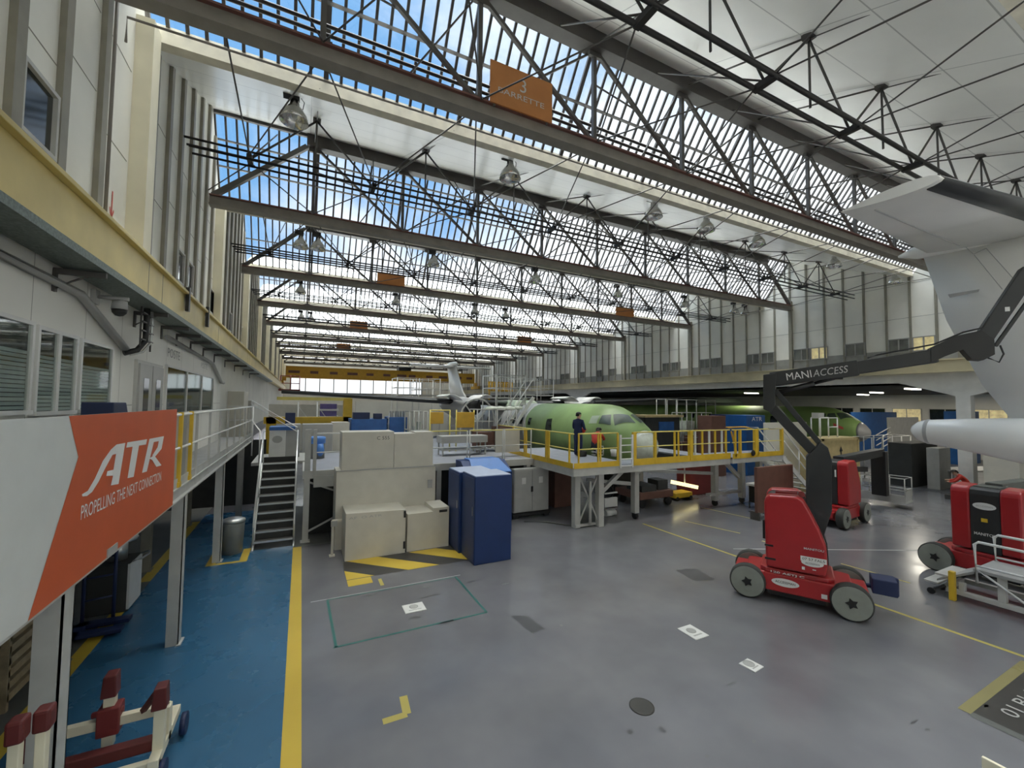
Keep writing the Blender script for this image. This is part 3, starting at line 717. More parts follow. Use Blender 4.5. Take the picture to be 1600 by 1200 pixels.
for y, lb in ((8.54, 'yellow edged steel upright right beside the banner'), (9.27, 'second yellow edged steel upright on the mezzanine rail, next to the first white post')):
    tt = thing('safety_gate_post', lb, 'post', (XM, y, 2.78))
    m = MB(); m.box(XM-.10, y-.17, 2.9, XM-.02, y+.02, 3.98); obj('grey_plate', m, 'greycab', tt, True)
    m = MB(); m.box(XM-.03, y, 2.86, XM+.03, y+.06, 4.0); m.box(XM-.1, y-.04, 2.79, XM+.03, y+.10, 2.87); obj('yellow_upright', m, 'yellow', tt, True)
bn = thing('banner', 'big white and orange banner with slanted white lettering on the mezzanine edge', 'banner', (XM+.062, 5, 2.622))
XB = XM+.062
m = MB(); m.box(XB-.012, -1.5, 2.622, XB, 8.0, 4.06); obj('sheet', m, 'bannerwhite', bn, True)
def pl(u, v): p = at_x(u, v, XB); return (p.y, p.z)
og = [pl(107, 654), pl(122, 714), pl(53, 921)]
og = [(og[0][0], 4.06), og[1], (og[2][0]-.06, 2.622), (8.0, 2.622), (8.0, 4.06)]
m = MB(); m.quad(*[(XB+.002, y, z) for y, z in og]); obj('orange_field', m, 'orange', bn, True)
def zc(pts): return [(XB+.004, *pl(a/4, 600+b/4)) for a, b in pts]
LET = {'letter_a': [[(508,690),(545,668),(590,590),(640,480),(690,410),(725,378),(780,368),(738,625),(690,634),(703,573),(661,575),(668,545),(706,536),(722,437),(700,443),(655,525),(612,612),(572,675),(540,700),(512,703)]],
       'letter_t': [[(793,365),(917,345),(910,378),(866,385),(833,580),(794,589),(826,392),(786,398)]],
       'letter_r': [[(932,343),(965,338),(915,547),(885,556)], [(932,343),(1022,326),(1017,352),(958,363)], [(1022,326),(1007,405),(968,452),(948,448),(982,395),(992,345)], [(930,465),(960,445),(1006,508),(974,518),(948,475)]]}
for nm, polys in LET.items():
    m = MB()
    for i, P in enumerate(polys): m.quad(*[(x+.0005*i, y, z) for x, y, z in zc(P)])
    obj(nm, m, 'ink', bn, True)
p0 = at_x(125, 813, XB); p1 = at_x(251, 751, XB)
text('tagline', 'PROPELLING THE NEXT CONNECTION', 'ink', bn, (XB, p0.y, p0.z), (0, 1, (p1.z-p0.z)/(p1.y-p0.y)), (0, 0, 1), width=(p1.y-p0.y), height=.125, depth=.004)
m = MB()
for y in (2.2, 5.6): m.box(XB-.03, y, 2.62, XB+.012, y+.25, 2.70)
obj('clamp', m, 'greycab', bn, True)
p = at_x(165, 648, -2.2)
m = MB(); m.prism([(-2.35, p.y-.25, 4.0), (-2.35, p.y+.25, 4.0), (-2.35, p.y+.16, 4.16), (-2.35, p.y-.25, 4.16)], (.3, 0, 0)); m.box(-2.35, p.y-.25, 2.76, -2.05, p.y+.25, 4.0)
tag(obj('blue_locker', m, 'navy', bevel=.01), 'dark blue locker on the walkway just showing above the banner', 'locker')

# ------------------------------------------------------------------ things under and in front of the mezzanine
def bin_(loc, r, h, label, ms='bin', lid='alu'):
    t = thing('waste_bin', label, 'bin', loc)
    m = MB(); m.lathe([(r*.88, 0), (r, h*.9), (r, h)], (0, 0, 0), n=24); obj('drum', m, ms, t)
    m = MB(); m.lathe([(r*1.05, h), (r*1.05, h+.05), (r*.8, h+.09), (.02, h+.11)], (0, 0, 0), n=24); obj('lid', m, lid, t)
    return t
bin_((-1.58, 14.0, 0), .27, .85, 'grey round waste bin beside the foot of the staircase')
t = thing('waste_station', 'dark sorting bin with rounded chrome lid under the mezzanine', 'bin', (-3.3, 11.3, 0))
m = MB(); m.box(-3.6, 11.0, 0, -2.95, 11.7, .95); obj('body', m, 'dark', t, True, .03)
m = MB(); m.box(-2.98, 11.0, .05, -2.94, 11.7, .93); obj('side_panel', m, 'white', t, True)
m = MB(); m.lathe([(.30, 1.32), (.32, 1.36), (.30, 1.40), (.02, 1.42)], (-3.25, 11.35, 0), n=24); m.tube((-3.25, 11.35, .95), (-3.25, 11.35, 1.33), .16, 16); obj('lid', m, 'alu', t, True)
m = MB(); m.path([(-2.93, 11.1, .95), (-2.80, 11.1, .98), (-2.74, 11.35, 1.0), (-2.80, 11.6, .98), (-2.93, 11.6, .95)], .02, 8); obj('bag_hoop', m, 'alu', t, True)
t = thing('hand_truck', 'dark blue pallet hand truck parked under the mezzanine', 'hand truck', (-3.0, 10.3, 0))
m = MB(); m.tube((-3.05, 10.6, .1), (-3.05, 10.6, 1.6), .03); m.tube((-3.45, 10.5, .1), (-3.45, 10.5, 1.6), .03); m.tube((-3.05, 10.6, 1.6), (-3.45, 10.5, 1.6), .03)
for z in (.5, .9, 1.25): m.tube((-3.05, 10.6, z), (-3.45, 10.5, z), .018)
obj('frame', m, 'navy', t, True)
m = MB(); m.box(-3.5, 9.95, .06, -2.75, 10.15, .12); m.box(-3.5, 10.35, .06, -2.75, 10.55, .12); m.box(-3.5, 9.95, .06, -3.35, 10.55, .12); obj('forks', m, 'navy', t, True)
for y in (10.05, 10.45):
    m = MB(); m.tube((-3.55, y, .06), (-3.47, y, .06), .06, 14); obj('wheel', m, 'black', t, True)
for i, (x, y) in enumerate(((-3.9, 8.6), (-4.3, 10.0))):
    t = thing('stacked_pallet_crate', ('slatted timber crate in the dark under the mezzanine, at the left frame edge', 'slatted timber crate farther back in the dark under the mezzanine')[i], 'crate', (x, y, 0))
    m = MB()
    for k in range(7): m.box(x-.5, y-.4, .12+k*.16, x+.5, y+.4, .22+k*.16)
    obj('slats', m, 'pallet', t, True)
    for dx in (-.5, .42):
        for dy in (-.42, .36): m = MB(); m.box(x+dx, y+dy, 0, x+dx+.08, y+dy+.06, 1.25); obj('corner_post', m, 'pallet', t, True)
# red and cream trolley with padded cradles (lower left)
t = thing('cradle_trolley', 'low cream and dark red cradle trolley on the blue walkway at lower left', 'trolley', (-1.85, 6.4, 0))
m = MB(); m.box(-2.4, 6.36, .52, -1.28, 6.44, .62); m.box(-2.4, 6.0, .28, -2.3, 6.8, .36); m.box(-1.36, 5.9, .22, -1.26, 6.85, .32); m.box(-2.4, 5.92, .2, -1.26, 6.0, .3); m.box(-1.36, 6.30, .22, -1.26, 6.42, .62); m.box(-2.4, 6.3, .28, -2.3, 6.42, .62); obj('frame', m, 'cream', t, True, .006)
m = MB(); m.box(-2.3, 6.1, .30, -1.36, 6.22, .42); obj('red_beam', m, 'redclip', t, True, .01)
for x, y, zt in ((-1.83, 6.42, 1.1), (-1.31, 6.12, 1.0), (-2.33, 6.05, .85)):
    m = MB(); m.box(x-.05, y-.05, .3, x+.05, y+.05, zt-.18); u = obj('upright', m, 'cream', t, True, .006)
    m = MB(); m.prism([(x-.07, y-.09, zt-.24), (x+.07, y-.09, zt-.24), (x+.06, y-.09, zt), (x-.05, y-.09, zt)], (0, .16, 0)); obj('pad', m, 'redclip', t, True, .012)
m = MB(); m.box(-1.92, 6.32, .45, -1.72, 6.5, .75); m.tube((-1.98, 6.4, .68), (-1.70, 6.4, .68), .035); obj('clamp', m, 'dkred', t, True, .015)
m = MB(); m.beam((-1.31, 6.12, .98), (-1.52, 6.36, .62), .05, .05); m.box(-2.42, 6.0, .62, -2.2, 6.2, .80); obj('red_stay', m, 'redclip', t, True)
for x, y in ((-1.20, 6.75), (-2.45, 6.75), (-1.24, 5.98), (-2.42, 5.98)):
    m = MB(); m.tube((x-.03, y, .125), (x+.03, y, .125), .125, 18); obj('wheel', m, 'navy', t, True)
t = thing('cradle_stand', 'cream stand with two dark red pads against the nearest mezzanine post, bottom left', 'stand', (-1.62, 4.45, 0))
for u_, v_, yy_ in ((70, 1117, 4.45), (28, 1135, 4.3)):
    p = at_y(u_, v_, yy_)
    m = MB(); m.box(p.x-.035, yy_-.035, .05, p.x+.025, yy_+.035, p.z-.1); obj('upright', m, 'cream', t, True, .005)
    m = MB(); m.box(p.x-.05, yy_-.06, p.z-.10, p.x+.05, yy_+.06, p.z+.06); obj('pad', m, 'redclip', t, True, .02)
m = MB(); m.box(-1.95, 4.1, 0, -1.35, 4.2, .06); m.box(-1.95, 4.6, 0, -1.35, 4.7, .06); m.box(-1.9, 4.1, 0, -1.8, 4.7, .06); m.box(-1.68, 4.1, 0, -1.55, 4.7, .06); obj('base', m, 'cream', t, True)
# little beige corner at the bottom edge of the view
q = at_z(1533, 1182, .9)
t = thing('barrier_board', 'cream board whose top corner shows at the bottom right edge of the view', 'board', (q.x, q.y-.6, 0))
m = MB(); m.box(q.x, q.y-1.2, .04, q.x+.035, q.y, .9); obj('board', m, 'cream', t, True, .006)
m = MB(); m.box(q.x-.15, q.y-1.0, 0, q.x+.2, q.y-.92, .04); m.box(q.x-.15, q.y-.2, 0, q.x+.2, q.y-.12, .04); obj('foot', m, 'steel', t, True)

# ------------------------------------------------------------------ staircase to the work platform
t = thing('staircase', 'aluminium open staircase at the end of the blue walkway', 'stairs', (-.58, 14, 0))
x0, x1, n = -1.12, -.06, 10; ya, yb, zt = 14.0, 16.3, 2.15
for i in range(n):
    z = zt*(i+1)/n; y = ya+(yb-ya)*i/n
    m = MB(); m.box(x0+.04, y, z-.035, x1-.04, y+.26, z); m.box(x0+.04, y-.012, z-.05, x1-.04, y, z+.004, 1); m.box(x0+.06, y+.2, z-.05, x1-.06, y+.23, z+.17, 2); obj('tread', m, ('steel', 'alu', 'dark'), t, True)
for x in (x0, x1-.04):
    m = MB(); m.prism([(x, ya-.1, 0), (x, ya+.2, 0), (x, yb+.1, zt-.2), (x, yb+.1, zt), (x, yb-.15, zt)], (.04, 0, 0)); obj('stringer', m, 'alu', t, True)
    m = MB(); m.path([(x+.02, ya-.05, .15), (x+.02, ya+.02, 1.0), (x+.02, yb, zt+1.0), (x+.02, yb+.7, zt+1.0)], .024, 8); m.tube((x+.02, ya+.05, .55), (x+.02, yb, zt+.55), .018)
    for f in (0, .5, 1): m.tube((x+.02, ya+.05+(yb-ya)*f, zt*f), (x+.02, ya+.05+(yb-ya)*f, zt*f+1.0), .02)
    obj('handrail', m, 'alu', t, True)
m = MB(); m.box(x0-.3, yb, zt-.1, .2, yb+2.5, zt); obj('landing', m, 'greywhite', t, True)
m = MB()
for z, s_ in ((.5, 1), (1.75, -1)):
    y = ya+(yb-ya)*z/zt+.25; m.beam((-.72, y, z-.06*s_), (-.58, y, z+.06*s_), .03); m.beam((-.44, y, z-.06*s_), (-.58+.02, y, z+.06*s_), .03)
obj('brace', m, 'alu', t, True)
t = thing('link_rail', 'white handrails sloping from the mezzanine down to the stair landing', 'railing', (-1.4, 16.6, 2.15))
m = MB(); m.path([(-1.7, 19, 4.2), (-.1, 16.4, 3.3)], .022); m.path([(-1.7, 19, 4.05), (-.1, 16.4, 3.15)], .018); m.path([(-1.6, 18, 3.5), (-1.2, 16.3, 3.2), (-1.2, 16.3, 2.15)], .022); m.tube((-1.6, 18.4, 2.15), (-1.6, 18.4, 4.0), .024)
obj('rails', m, 'white', t, True)

# ------------------------------------------------------------------ work platform at centre left (deck 2.1 m)
ZD = 2.1
t = thing('work_platform', 'long raised work platform behind the beige enclosure with white guard rails', 'platform', (4, 14.1, 0))
m = MB(); m.box(.1, 14.1, ZD-.06, 8.0, 26, ZD); obj('deck', m, 'deck', t, True)
m = MB(); m.box(.1, 14.08, ZD-.22, 8.0, 14.18, ZD+.01); m.box(.1, 14.1, ZD-.22, .18, 26, ZD+.01); obj('edge_beam', m, 'greywhite', t, True)
for x in (.22, 4.3, 7.8):
    m = MB(); m.box(x-.08, 14.1, 0, x+.08, 14.26, ZD-.2 if x > 1 else ZD+1.25); m.box(x-.13, 14.05, 0, x+.13, 14.32, .025); obj('leg', m, 'greywhite', t, True)
m = MB(); m.beam((.3, 14.2, 1.75), (1.25, 14.2, 1.35), .05); m.beam((.3, 14.2, .3), (1.25, 14.2, .75), .05); m.box(.4, 14.02, 1.62, 1.05, 14.2, ZD-.15); obj('brace', m, 'greywhite', t, True)
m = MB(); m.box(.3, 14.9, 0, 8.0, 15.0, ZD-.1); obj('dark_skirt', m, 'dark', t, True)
for a, b, ms in ((.42, 1.25, 'white'), (3.92, 5.32, 'white'), (5.42, 6.72, 'white'), (6.80, 7.92, 'white')):
    r = MB(); y = 14.14
    r.tube((a, y, ZD), (a, y, ZD+1.12), .022); r.tube((b, y, ZD), (b, y, ZD+1.12), .022); r.tube((a, y, ZD+.55), (b, y, ZD+.55), .018); p_ = obj('rail_panel', r, ms, t, True)
    r = MB(); r.tube((a, y, ZD+1.12), (b, y, ZD+1.12), .022); obj('top_rail', r, 'paleyellow' if a > 2 else 'white', t, True)
r = MB(); r.box(.36, 14.02, ZD, .46, 14.1, 3.35); obj('end_post', r, 'greywhite', t, True)
# beige enclosure
t = thing('beige_enclosure', 'large stepped beige sheet metal enclosure on the hatched floor', 'enclosure', (2.5, 12.6, 0))
m = MB(); m.box(.95, 13.0, 0, 3.85, 13.9, 2.22); obj('lower_body', m, 'beige', t, True, .012)
m = MB(); m.box(1.08, 13.04, 2.22, 2.55, 13.8, 3.32); obj('upper_panel', m, 'beige', t, True, .012)
m = MB(); m.prism([(2.56, 13.04, 2.22), (3.76, 13.04, 2.22), (3.76, 13.04, 3.28), (3.2, 13.04, 3.28), (3.2, 13.04, 3.24), (2.56, 13.04, 3.24)], (0, .76, 0)); obj('upper_panel', m, 'beige', t, True)
m = MB(); m.box(.94, 12.985, 2.20, 3.86, 13.0, 2.235); obj('seam_strip', m, 'greycab', t, True)
m = MB(); m.prism([(1.14, 12.0, 0), (2.72, 12.0, 0), (2.72, 12.0, 1.20), (1.14, 12.0, 1.24)], (0, 1.0, 0)); bx = obj('front_bin', m, 'beige', t, True, .01)
m = MB(); m.prism([(2.78, 12.05, 0), (4.0, 12.05, 0), (4.0, 12.05, 1.14), (3.52, 12.05, 1.14), (3.52, 12.05, 1.04), (2.78, 12.05, 1.04)], (0, .95, 0)); obj('front_bin', m, 'beige', t, True)
m = MB(); m.box(2.66, 11.985, .98, 2.72, 12.0, 1.16); m.box(2.66, 11.985, .12, 2.72, 12.0, .32); obj('hinge', m, 'black', t, True)
m = MB(); m.box(.84, 12.55, 0, .90, 12.61, .95); m.box(.80, 12.5, .0, .94, 12.66, .03); m.box(.84, 12.55, .92, 1.1, 12.61, .97); obj('side_post', m, 'beige', t, True)
m = MB(); m.box(.82, 12.52, .80, .98, 12.58, .95); m.box(3.60, 12.97, 1.55, 3.74, 13.0, 1.80); m.box(3.7, 12.04, 1.0, 3.94, 12.05, 1.07, 1); obj('label_plate', m, ('greycab', 'black'), t, True)
text('lettering', 'C 555', 'inkblack', t, (2.05, 13.04, 3.08), (1, 0, 0), (0, 0, 1), width=.36, height=.1)
text('lettering', 'AF  O ATR', 'greycab', t, (1.22, 12.0, 1.08), (1, 0, 0), (0, 0, 1), width=.85, height=.06)
# blue cabinets
def cabinet(x0, x1, y0, y1, h, label):
    t = thing('blue_cabinet', label, 'cabinet', ((x0+x1)/2, (y0+y1)/2, 0))
    m = MB(); m.box(x0, y0, .0, x1, y1, h); obj('body', m, 'blue', t, True, .015)
    m = MB(); m.box(x0+.02, y0+.02, h, x1-.02, y1-.02, h+.02); obj('top', m, 'paleblue', t, True)
    m = MB(); m.box(x0-.012, y0+.03, .08, x0, y1-.03, h-.06); d = obj('door', m, 'blue', t, True)
    m = MB(); m.box(x0-.03, y0+.1, h*.55, x0-.012, y0+.13, h*.65); obj('handle', m, 'chrome', t, True)
    return t
cabinet(4.12, 5.18, 10.3, 11.28, 2.27, 'nearer of the two tall dark blue cabinets, its wide side to the camera')
cabinet(4.05, 5.1, 11.32, 12.3, 2.23, 'tall dark blue cabinet directly behind the nearest one, left door side showing')
t = thing('blue_bunker', 'dark blue box with sloping light blue lid behind the tall blue cabinets', 'box', (5.55, 12.9, 0))
m = MB(); m.prism([(4.75, 12.6, 0), (4.75, 13.7, 0), (4.75, 13.7, 2.28), (4.75, 13.2, 2.28), (4.75, 12.6, 1.95)], (1.6, 0, 0)); obj('body', m, 'blue', t, True, .01)
m = MB(); m.prism([(4.95, 12.56, 1.95), (6.3, 12.56, 1.95), (6.12, 13.2, 2.31), (5.05, 13.2, 2.31)], (0, .01, .025)); m.box(5.05, 13.2, 2.29, 6.12, 13.7, 2.32); obj('lid', m, 'bluelid', t, True)
# grey double door cabinet on a skid
t = thing('electrical_cabinet', 'light grey double door cabinet on a skid right of the blue cabinets', 'cabinet', (7.75, 14.1, 0))
m = MB(); m.box(7.0, 13.74, .22, 8.48, 14.03, 1.80); obj('body', m, 'greycab', t, True, .015)
for a, b in ((7.03, 7.73), (7.76, 8.45)):
    m = MB(); m.box(a, 13.715, .26, b, 13.74, 1.76); d = obj('door', m, 'greycab', t, True, .006)
    m = MB(); m.box((a+b)/2-.07, 13.71, 1.25, (a+b)/2+.1, 13.716, 1.48); obj('notice', m, 'white', t, True)
m = MB(); m.box(7.70, 13.69, .95, 7.78, 13.716, 1.15); obj('handle', m, 'black', t, True)
m = MB(); m.box(6.95, 13.7, .10, 8.52, 14.03, .20); m.box(7.0, 13.75, 0, 7.2, 14.0, .1); m.box(8.3, 13.75, 0, 8.5, 14.0, .1); obj('skid', m, 'black', t, True)
m = MB(); m.path([(7.2, 13.3, .03), (7.9, 12.9, .03), (8.3, 12.3, .03), (8.6, 12.1, .03), (8.9, 12.2, .03)], .02, 6); tag(obj('floor_cable', m, 'rubber'), 'thin dark cable lying on the floor beside the grey cabinet', 'cable')

# ------------------------------------------------------------------ nose docking platform (yellow rails)
t = thing('nose_dock', 'white legged docking platform with yellow guard rails around the green nose', 'platform', (11.5, 11.6, 0))
YP = 11.5; xa, xb = 8.05, 15.8
m = MB(); m.box(xa, YP, ZD-.06, 10.75, 17.5, ZD); m.box(10.75, YP, ZD-.06, xb, YP+1.0, ZD); m.box(xb, YP-.1, ZD-.06, 19.2, YP+1.4, ZD); m.box(14.6, YP+1.0, ZD-.06, xb, 16.5, ZD); obj('deck', m, 'deck', t, True)
m = MB(); m.box(xa, YP-.02, ZD-.28, xb, YP+.08, ZD-.02); m.box(xa-.02, YP, ZD-.28, xa+.08, 17.5, ZD-.02); m.box(xb, YP-.12, ZD-.25, 19.2, YP-.02, ZD-.02); obj('edge_beam', m, 'greywhite', t, True)
m = MB(); m.box(xa, YP-.035, ZD-.02, 10.0, YP-.02, ZD+.16); m.box(10.6, YP-.035, ZD-.05, xb, YP-.02, ZD+.18); m.box(xa-.035, YP, ZD-.02, xa-.02, 17.5, ZD+.16); m.box(xb, YP-.135, ZD-.05, 19.2, YP-.12, ZD+.15); obj('toe_board', m, 'yellow', t, True)
legs = [(8.5, 12.0), (9.35, 11.8), (11.15, 12.0), (15.7, 12.15), (17.3, 12.05), (8.5, 16.5), (15.2, 16), (18.9, 12.3)]
for i, (x, y) in enumerate(legs):
    m = MB(); zf = .22 if i in (2, 3, 4, 7) else 0
    m.box(x-.11, y-.11, zf, x+.11, y+.11, ZD-.06); lg = obj('leg', m, 'greywhite', t, True, .01)
    if zf:
        m = MB(); m.tube((x-.05, y, .12), (x+.05, y, .12), .12, 16); m.box(x-.07, y-.08, .12, x+.07, y+.08, .24); obj('caster', m, 'black', t, True)
m = MB()
m.beam((9.45, 11.85, 1.15), (10.5, 11.85, ZD-.2), .14); m.beam((11.2, 12, 1.55), (11.6, 12, ZD-.1), .08); m.beam((8.6, 12.0, 1.8), (9.3, 11.8, .15), .05); m.beam((8.6, 12.0, .1), (9.3, 11.8, 1.8), .05)
m.beam((15.8, 12.15, 1.55), (15.2, 12.15, ZD-.1), .1); m.beam((17.2, 12.1, 1.1), (16.1, 12.1, ZD-.15), .14); m.beam((11.2, 12.1, 1.25), (9.4, 12.6, 1.45), .12); m.beam((15.6, 12.2, 1.35), (12, 13.4, 1.55), .12); m.tube((8.95, 11.8, .1), (8.95, 11.8, 1.55), .05); m.box(8.4, 11.85, .05, 9.45, 11.95, .12); m.box(15.2, 12.0, .45, 17.4, 12.2, .55)
obj('brace', m, 'greywhite', t, True)
def rail(pts, h=1.12, posts=None, pm='yellow', rm='paleyellow', mid=True):
    r = MB()
    for a, b in zip(pts[:-1], pts[1:]):
        A = V((a[0], a[1], ZD+h)); B = V((b[0], b[1], ZD+h)); r.tube(A, B, .024)
        if mid: r.tube(A-V((0, 0, .52)), B-V((0, 0, .52)), .018)
    obj('guard_rail', r, rm, t, True)
    for x, y, w in posts:
        q = MB(); q.box(x-w/2, y-w/2, ZD, x+w/2, y+w/2, ZD+h+.01); obj('rail_post', q, pm, t, True)
rail([(xa, 17.4), (xa, YP)], posts=[(xa, 17.4, .05), (xa, 15.9, .05), (xa, 14.9, .05), (xa, 14.75, .05), (xa, 13.2, .09), (xa, 13.05, .06), (xa, 11.75, .05)])
rail([(xa+.18, YP), (9.9, YP)], posts=[(xa+.2, YP, .045), (9.05, YP, .045), (9.15, YP, .045), (9.9, YP, .05)])
rail([(10.65, YP), (xb, YP)], posts=[(10.65, YP, .11), (10.72, YP, .05), (11.65, YP, .09), (12.65, YP, .06), (12.85, YP, .05), (13.5, YP, .14)])
rail([(xb, YP-.1), (19.2, YP-.1)], posts=[(xb+.2, YP-.1, .07), (xb+.5, YP-.1, .09), (17.3, YP-.1, .13), (17.45, YP-.1, .07), (19.15, YP-.1, .11)])
for i, x in enumerate((13.8, 14.2, 14.6, 14.95, 15.35, 15.6)):
    q = MB(); q.box(x-.03, YP+.0, ZD, x+.03, YP+.06, ZD+1.12); obj('rail_post', q, 'yellow' if i % 2 else 'white', t, True)
q = MB()
for x in (9.98, 10.52): q.box(x-.03, YP-.08, ZD-.1, x+.03, YP-.02, ZD+1.05)
for k in range(5): q.box(9.98, YP-.08, ZD-.05+k*.24, 10.52, YP-.03, ZD-.02+k*.24)
obj('ladder', q, 'white', t, True)
q = MB(); q.path([(xb+.3, YP-.1, ZD+1.1), (16.0, YP+.3, ZD+1.2), (17.2, YP+.3, ZD+1.2), (17.3, YP-.1, ZD+1.1)], .03); q.beam((15.9, YP, ZD+1.05), (16.2, YP, ZD+.2), .05); obj('safety_gate', q, 'amber', t, True)
q = MB(); q.lathe([(.10, -.03), (.13, 0), (.10, .03)], (17.0, YP-.2, ZD+.14), (0, 1, 0), n=18); obj('hose_reel', q, 'black', t, True)
# stairs down from the dock, white handrails
st = thing('dock_stairs', 'white railed stairs descending to the right from the yellow dock', 'stairs', (19.3, 12, 0))
m = MB()
for k in range(8): z = ZD*(7-k)/8+.1; x = 19.25+k*.3; m.box(x, YP-.1, z, x+.28, YP+1.0, z+.03)
obj('tread', m, 'greycab', st, True)
for y in (YP-.12, YP+1.02):
    m = MB(); m.prism([(19.2, y, ZD), (19.2, y, ZD-.3), (21.6, y, 0), (21.9, y, 0)], (0, .05, 0)); obj('stringer', m, 'white', st, True)
    m = MB(); m.path([(18.2, y, ZD+1.15), (19.2, y, ZD+1.1), (21.9, y, .95), (21.9, y, 0)], .03); m.tube((19.3, y, ZD+.55), (21.9, y, .5), .024); m.tube((20.4, y, 1.1), (20.4, y, 2.2), .024); obj('handrail', m, 'white', st, True)
# ------------------------------------------------------------------ aircraft
PROF = [(0, .06, .06, 2.42), (.12, .34, .30, 2.42), (.4, .64, .58, 2.45), (.9, .93, .88, 2.54), (1.4, 1.10, 1.10, 2.62), (1.9, 1.22, 1.30, 2.69), (2.3, 1.30, 1.40, 2.74), (2.8, 1.37, 1.44, 2.77), (3.4, 1.42, 1.45, 2.78), (4.2, 1.43, 1.45, 2.78), (6, 1.43, 1.45, 2.78), (17, 1.43, 1.45, 2.78), (20, 1.25, 1.25, 2.98), (23, .85, .85, 3.35), (26, .42, .42, 3.72), (27.2, .15, .15, 3.85)]
def pf(s_):
    for a, b in zip(PROF[:-1], PROF[1:]):
        if a[0] <= s_ <= b[0]:
            t = (s_-a[0])/(b[0]-a[0]); return [a[i]+(b[i]-a[i])*t for i in range(4)]
    return PROF[-1]
def fring(x, y, s_, n=36, g=0):
    _, rx, rz, zc = pf(s_); return [(x+(rx+g)*math.sin(2*PI*k/n), y+s_, zc+(rz+g)*math.cos(2*PI*k/n)) for k in range(n)]
def patch(m, x, y, corners, g=.012, mi=0, n=8):
    """a pane lying on the fuselage skin: corners = four (station, angle in degrees from the top)"""
    vs = []; fs = []
    for i in range(n+1):
        for j in range(n+1):
            u, v = i/n, j/n
            st = (corners[0][0]*(1-u)+corners[1][0]*u)*(1-v) + (corners[3][0]*(1-u)+corners[2][0]*u)*v
            an = (corners[0][1]*(1-u)+corners[1][1]*u)*(1-v) + (corners[3][1]*(1-u)+corners[2][1]*u)*v
            _, rx, rz, zc = pf(st); a = math.radians(an)
            vs.append((x+(rx+g)*math.sin(a), y+st-g*.6, zc+(rz+g)*math.cos(a)))
    for i in range(n):
        for j in range(n): a = i*(n+1)+j; fs.append((a, a+1, a+n+2, a+n+1))
    m.add(vs, fs, mi, True)
def airfoil(c0, chord, th, n=10):
    """ring in (chordwise, thickness) units, leading edge at 0"""
    up = []; lo = []
    for i in range(n+1):
        u = (1-math.cos(PI*i/n))/2
        yt = th*5*chord*0+th*(2.969*math.sqrt(u)-1.26*u-3.516*u*u+2.843*u**3-1.015*u**4)/2*.98
        up.append((c0+u*chord, yt)); lo.append((c0+u*chord, -yt*.75))
    return up[::-1]+lo[1:-1]
def wing(m, stations, mi=0, cut=None):
    rings = []
    for x, y, z, ch, th in stations:
        r = airfoil(0, ch, th)
        if cut: r = [(min(a, ch*cut)-.012, b*1.06+(0.006 if b > 0 else -.006)) for a, b in r]
        rings.append([(x, y+a, z+b) for a, b in r])
    m.loft(rings, mi)
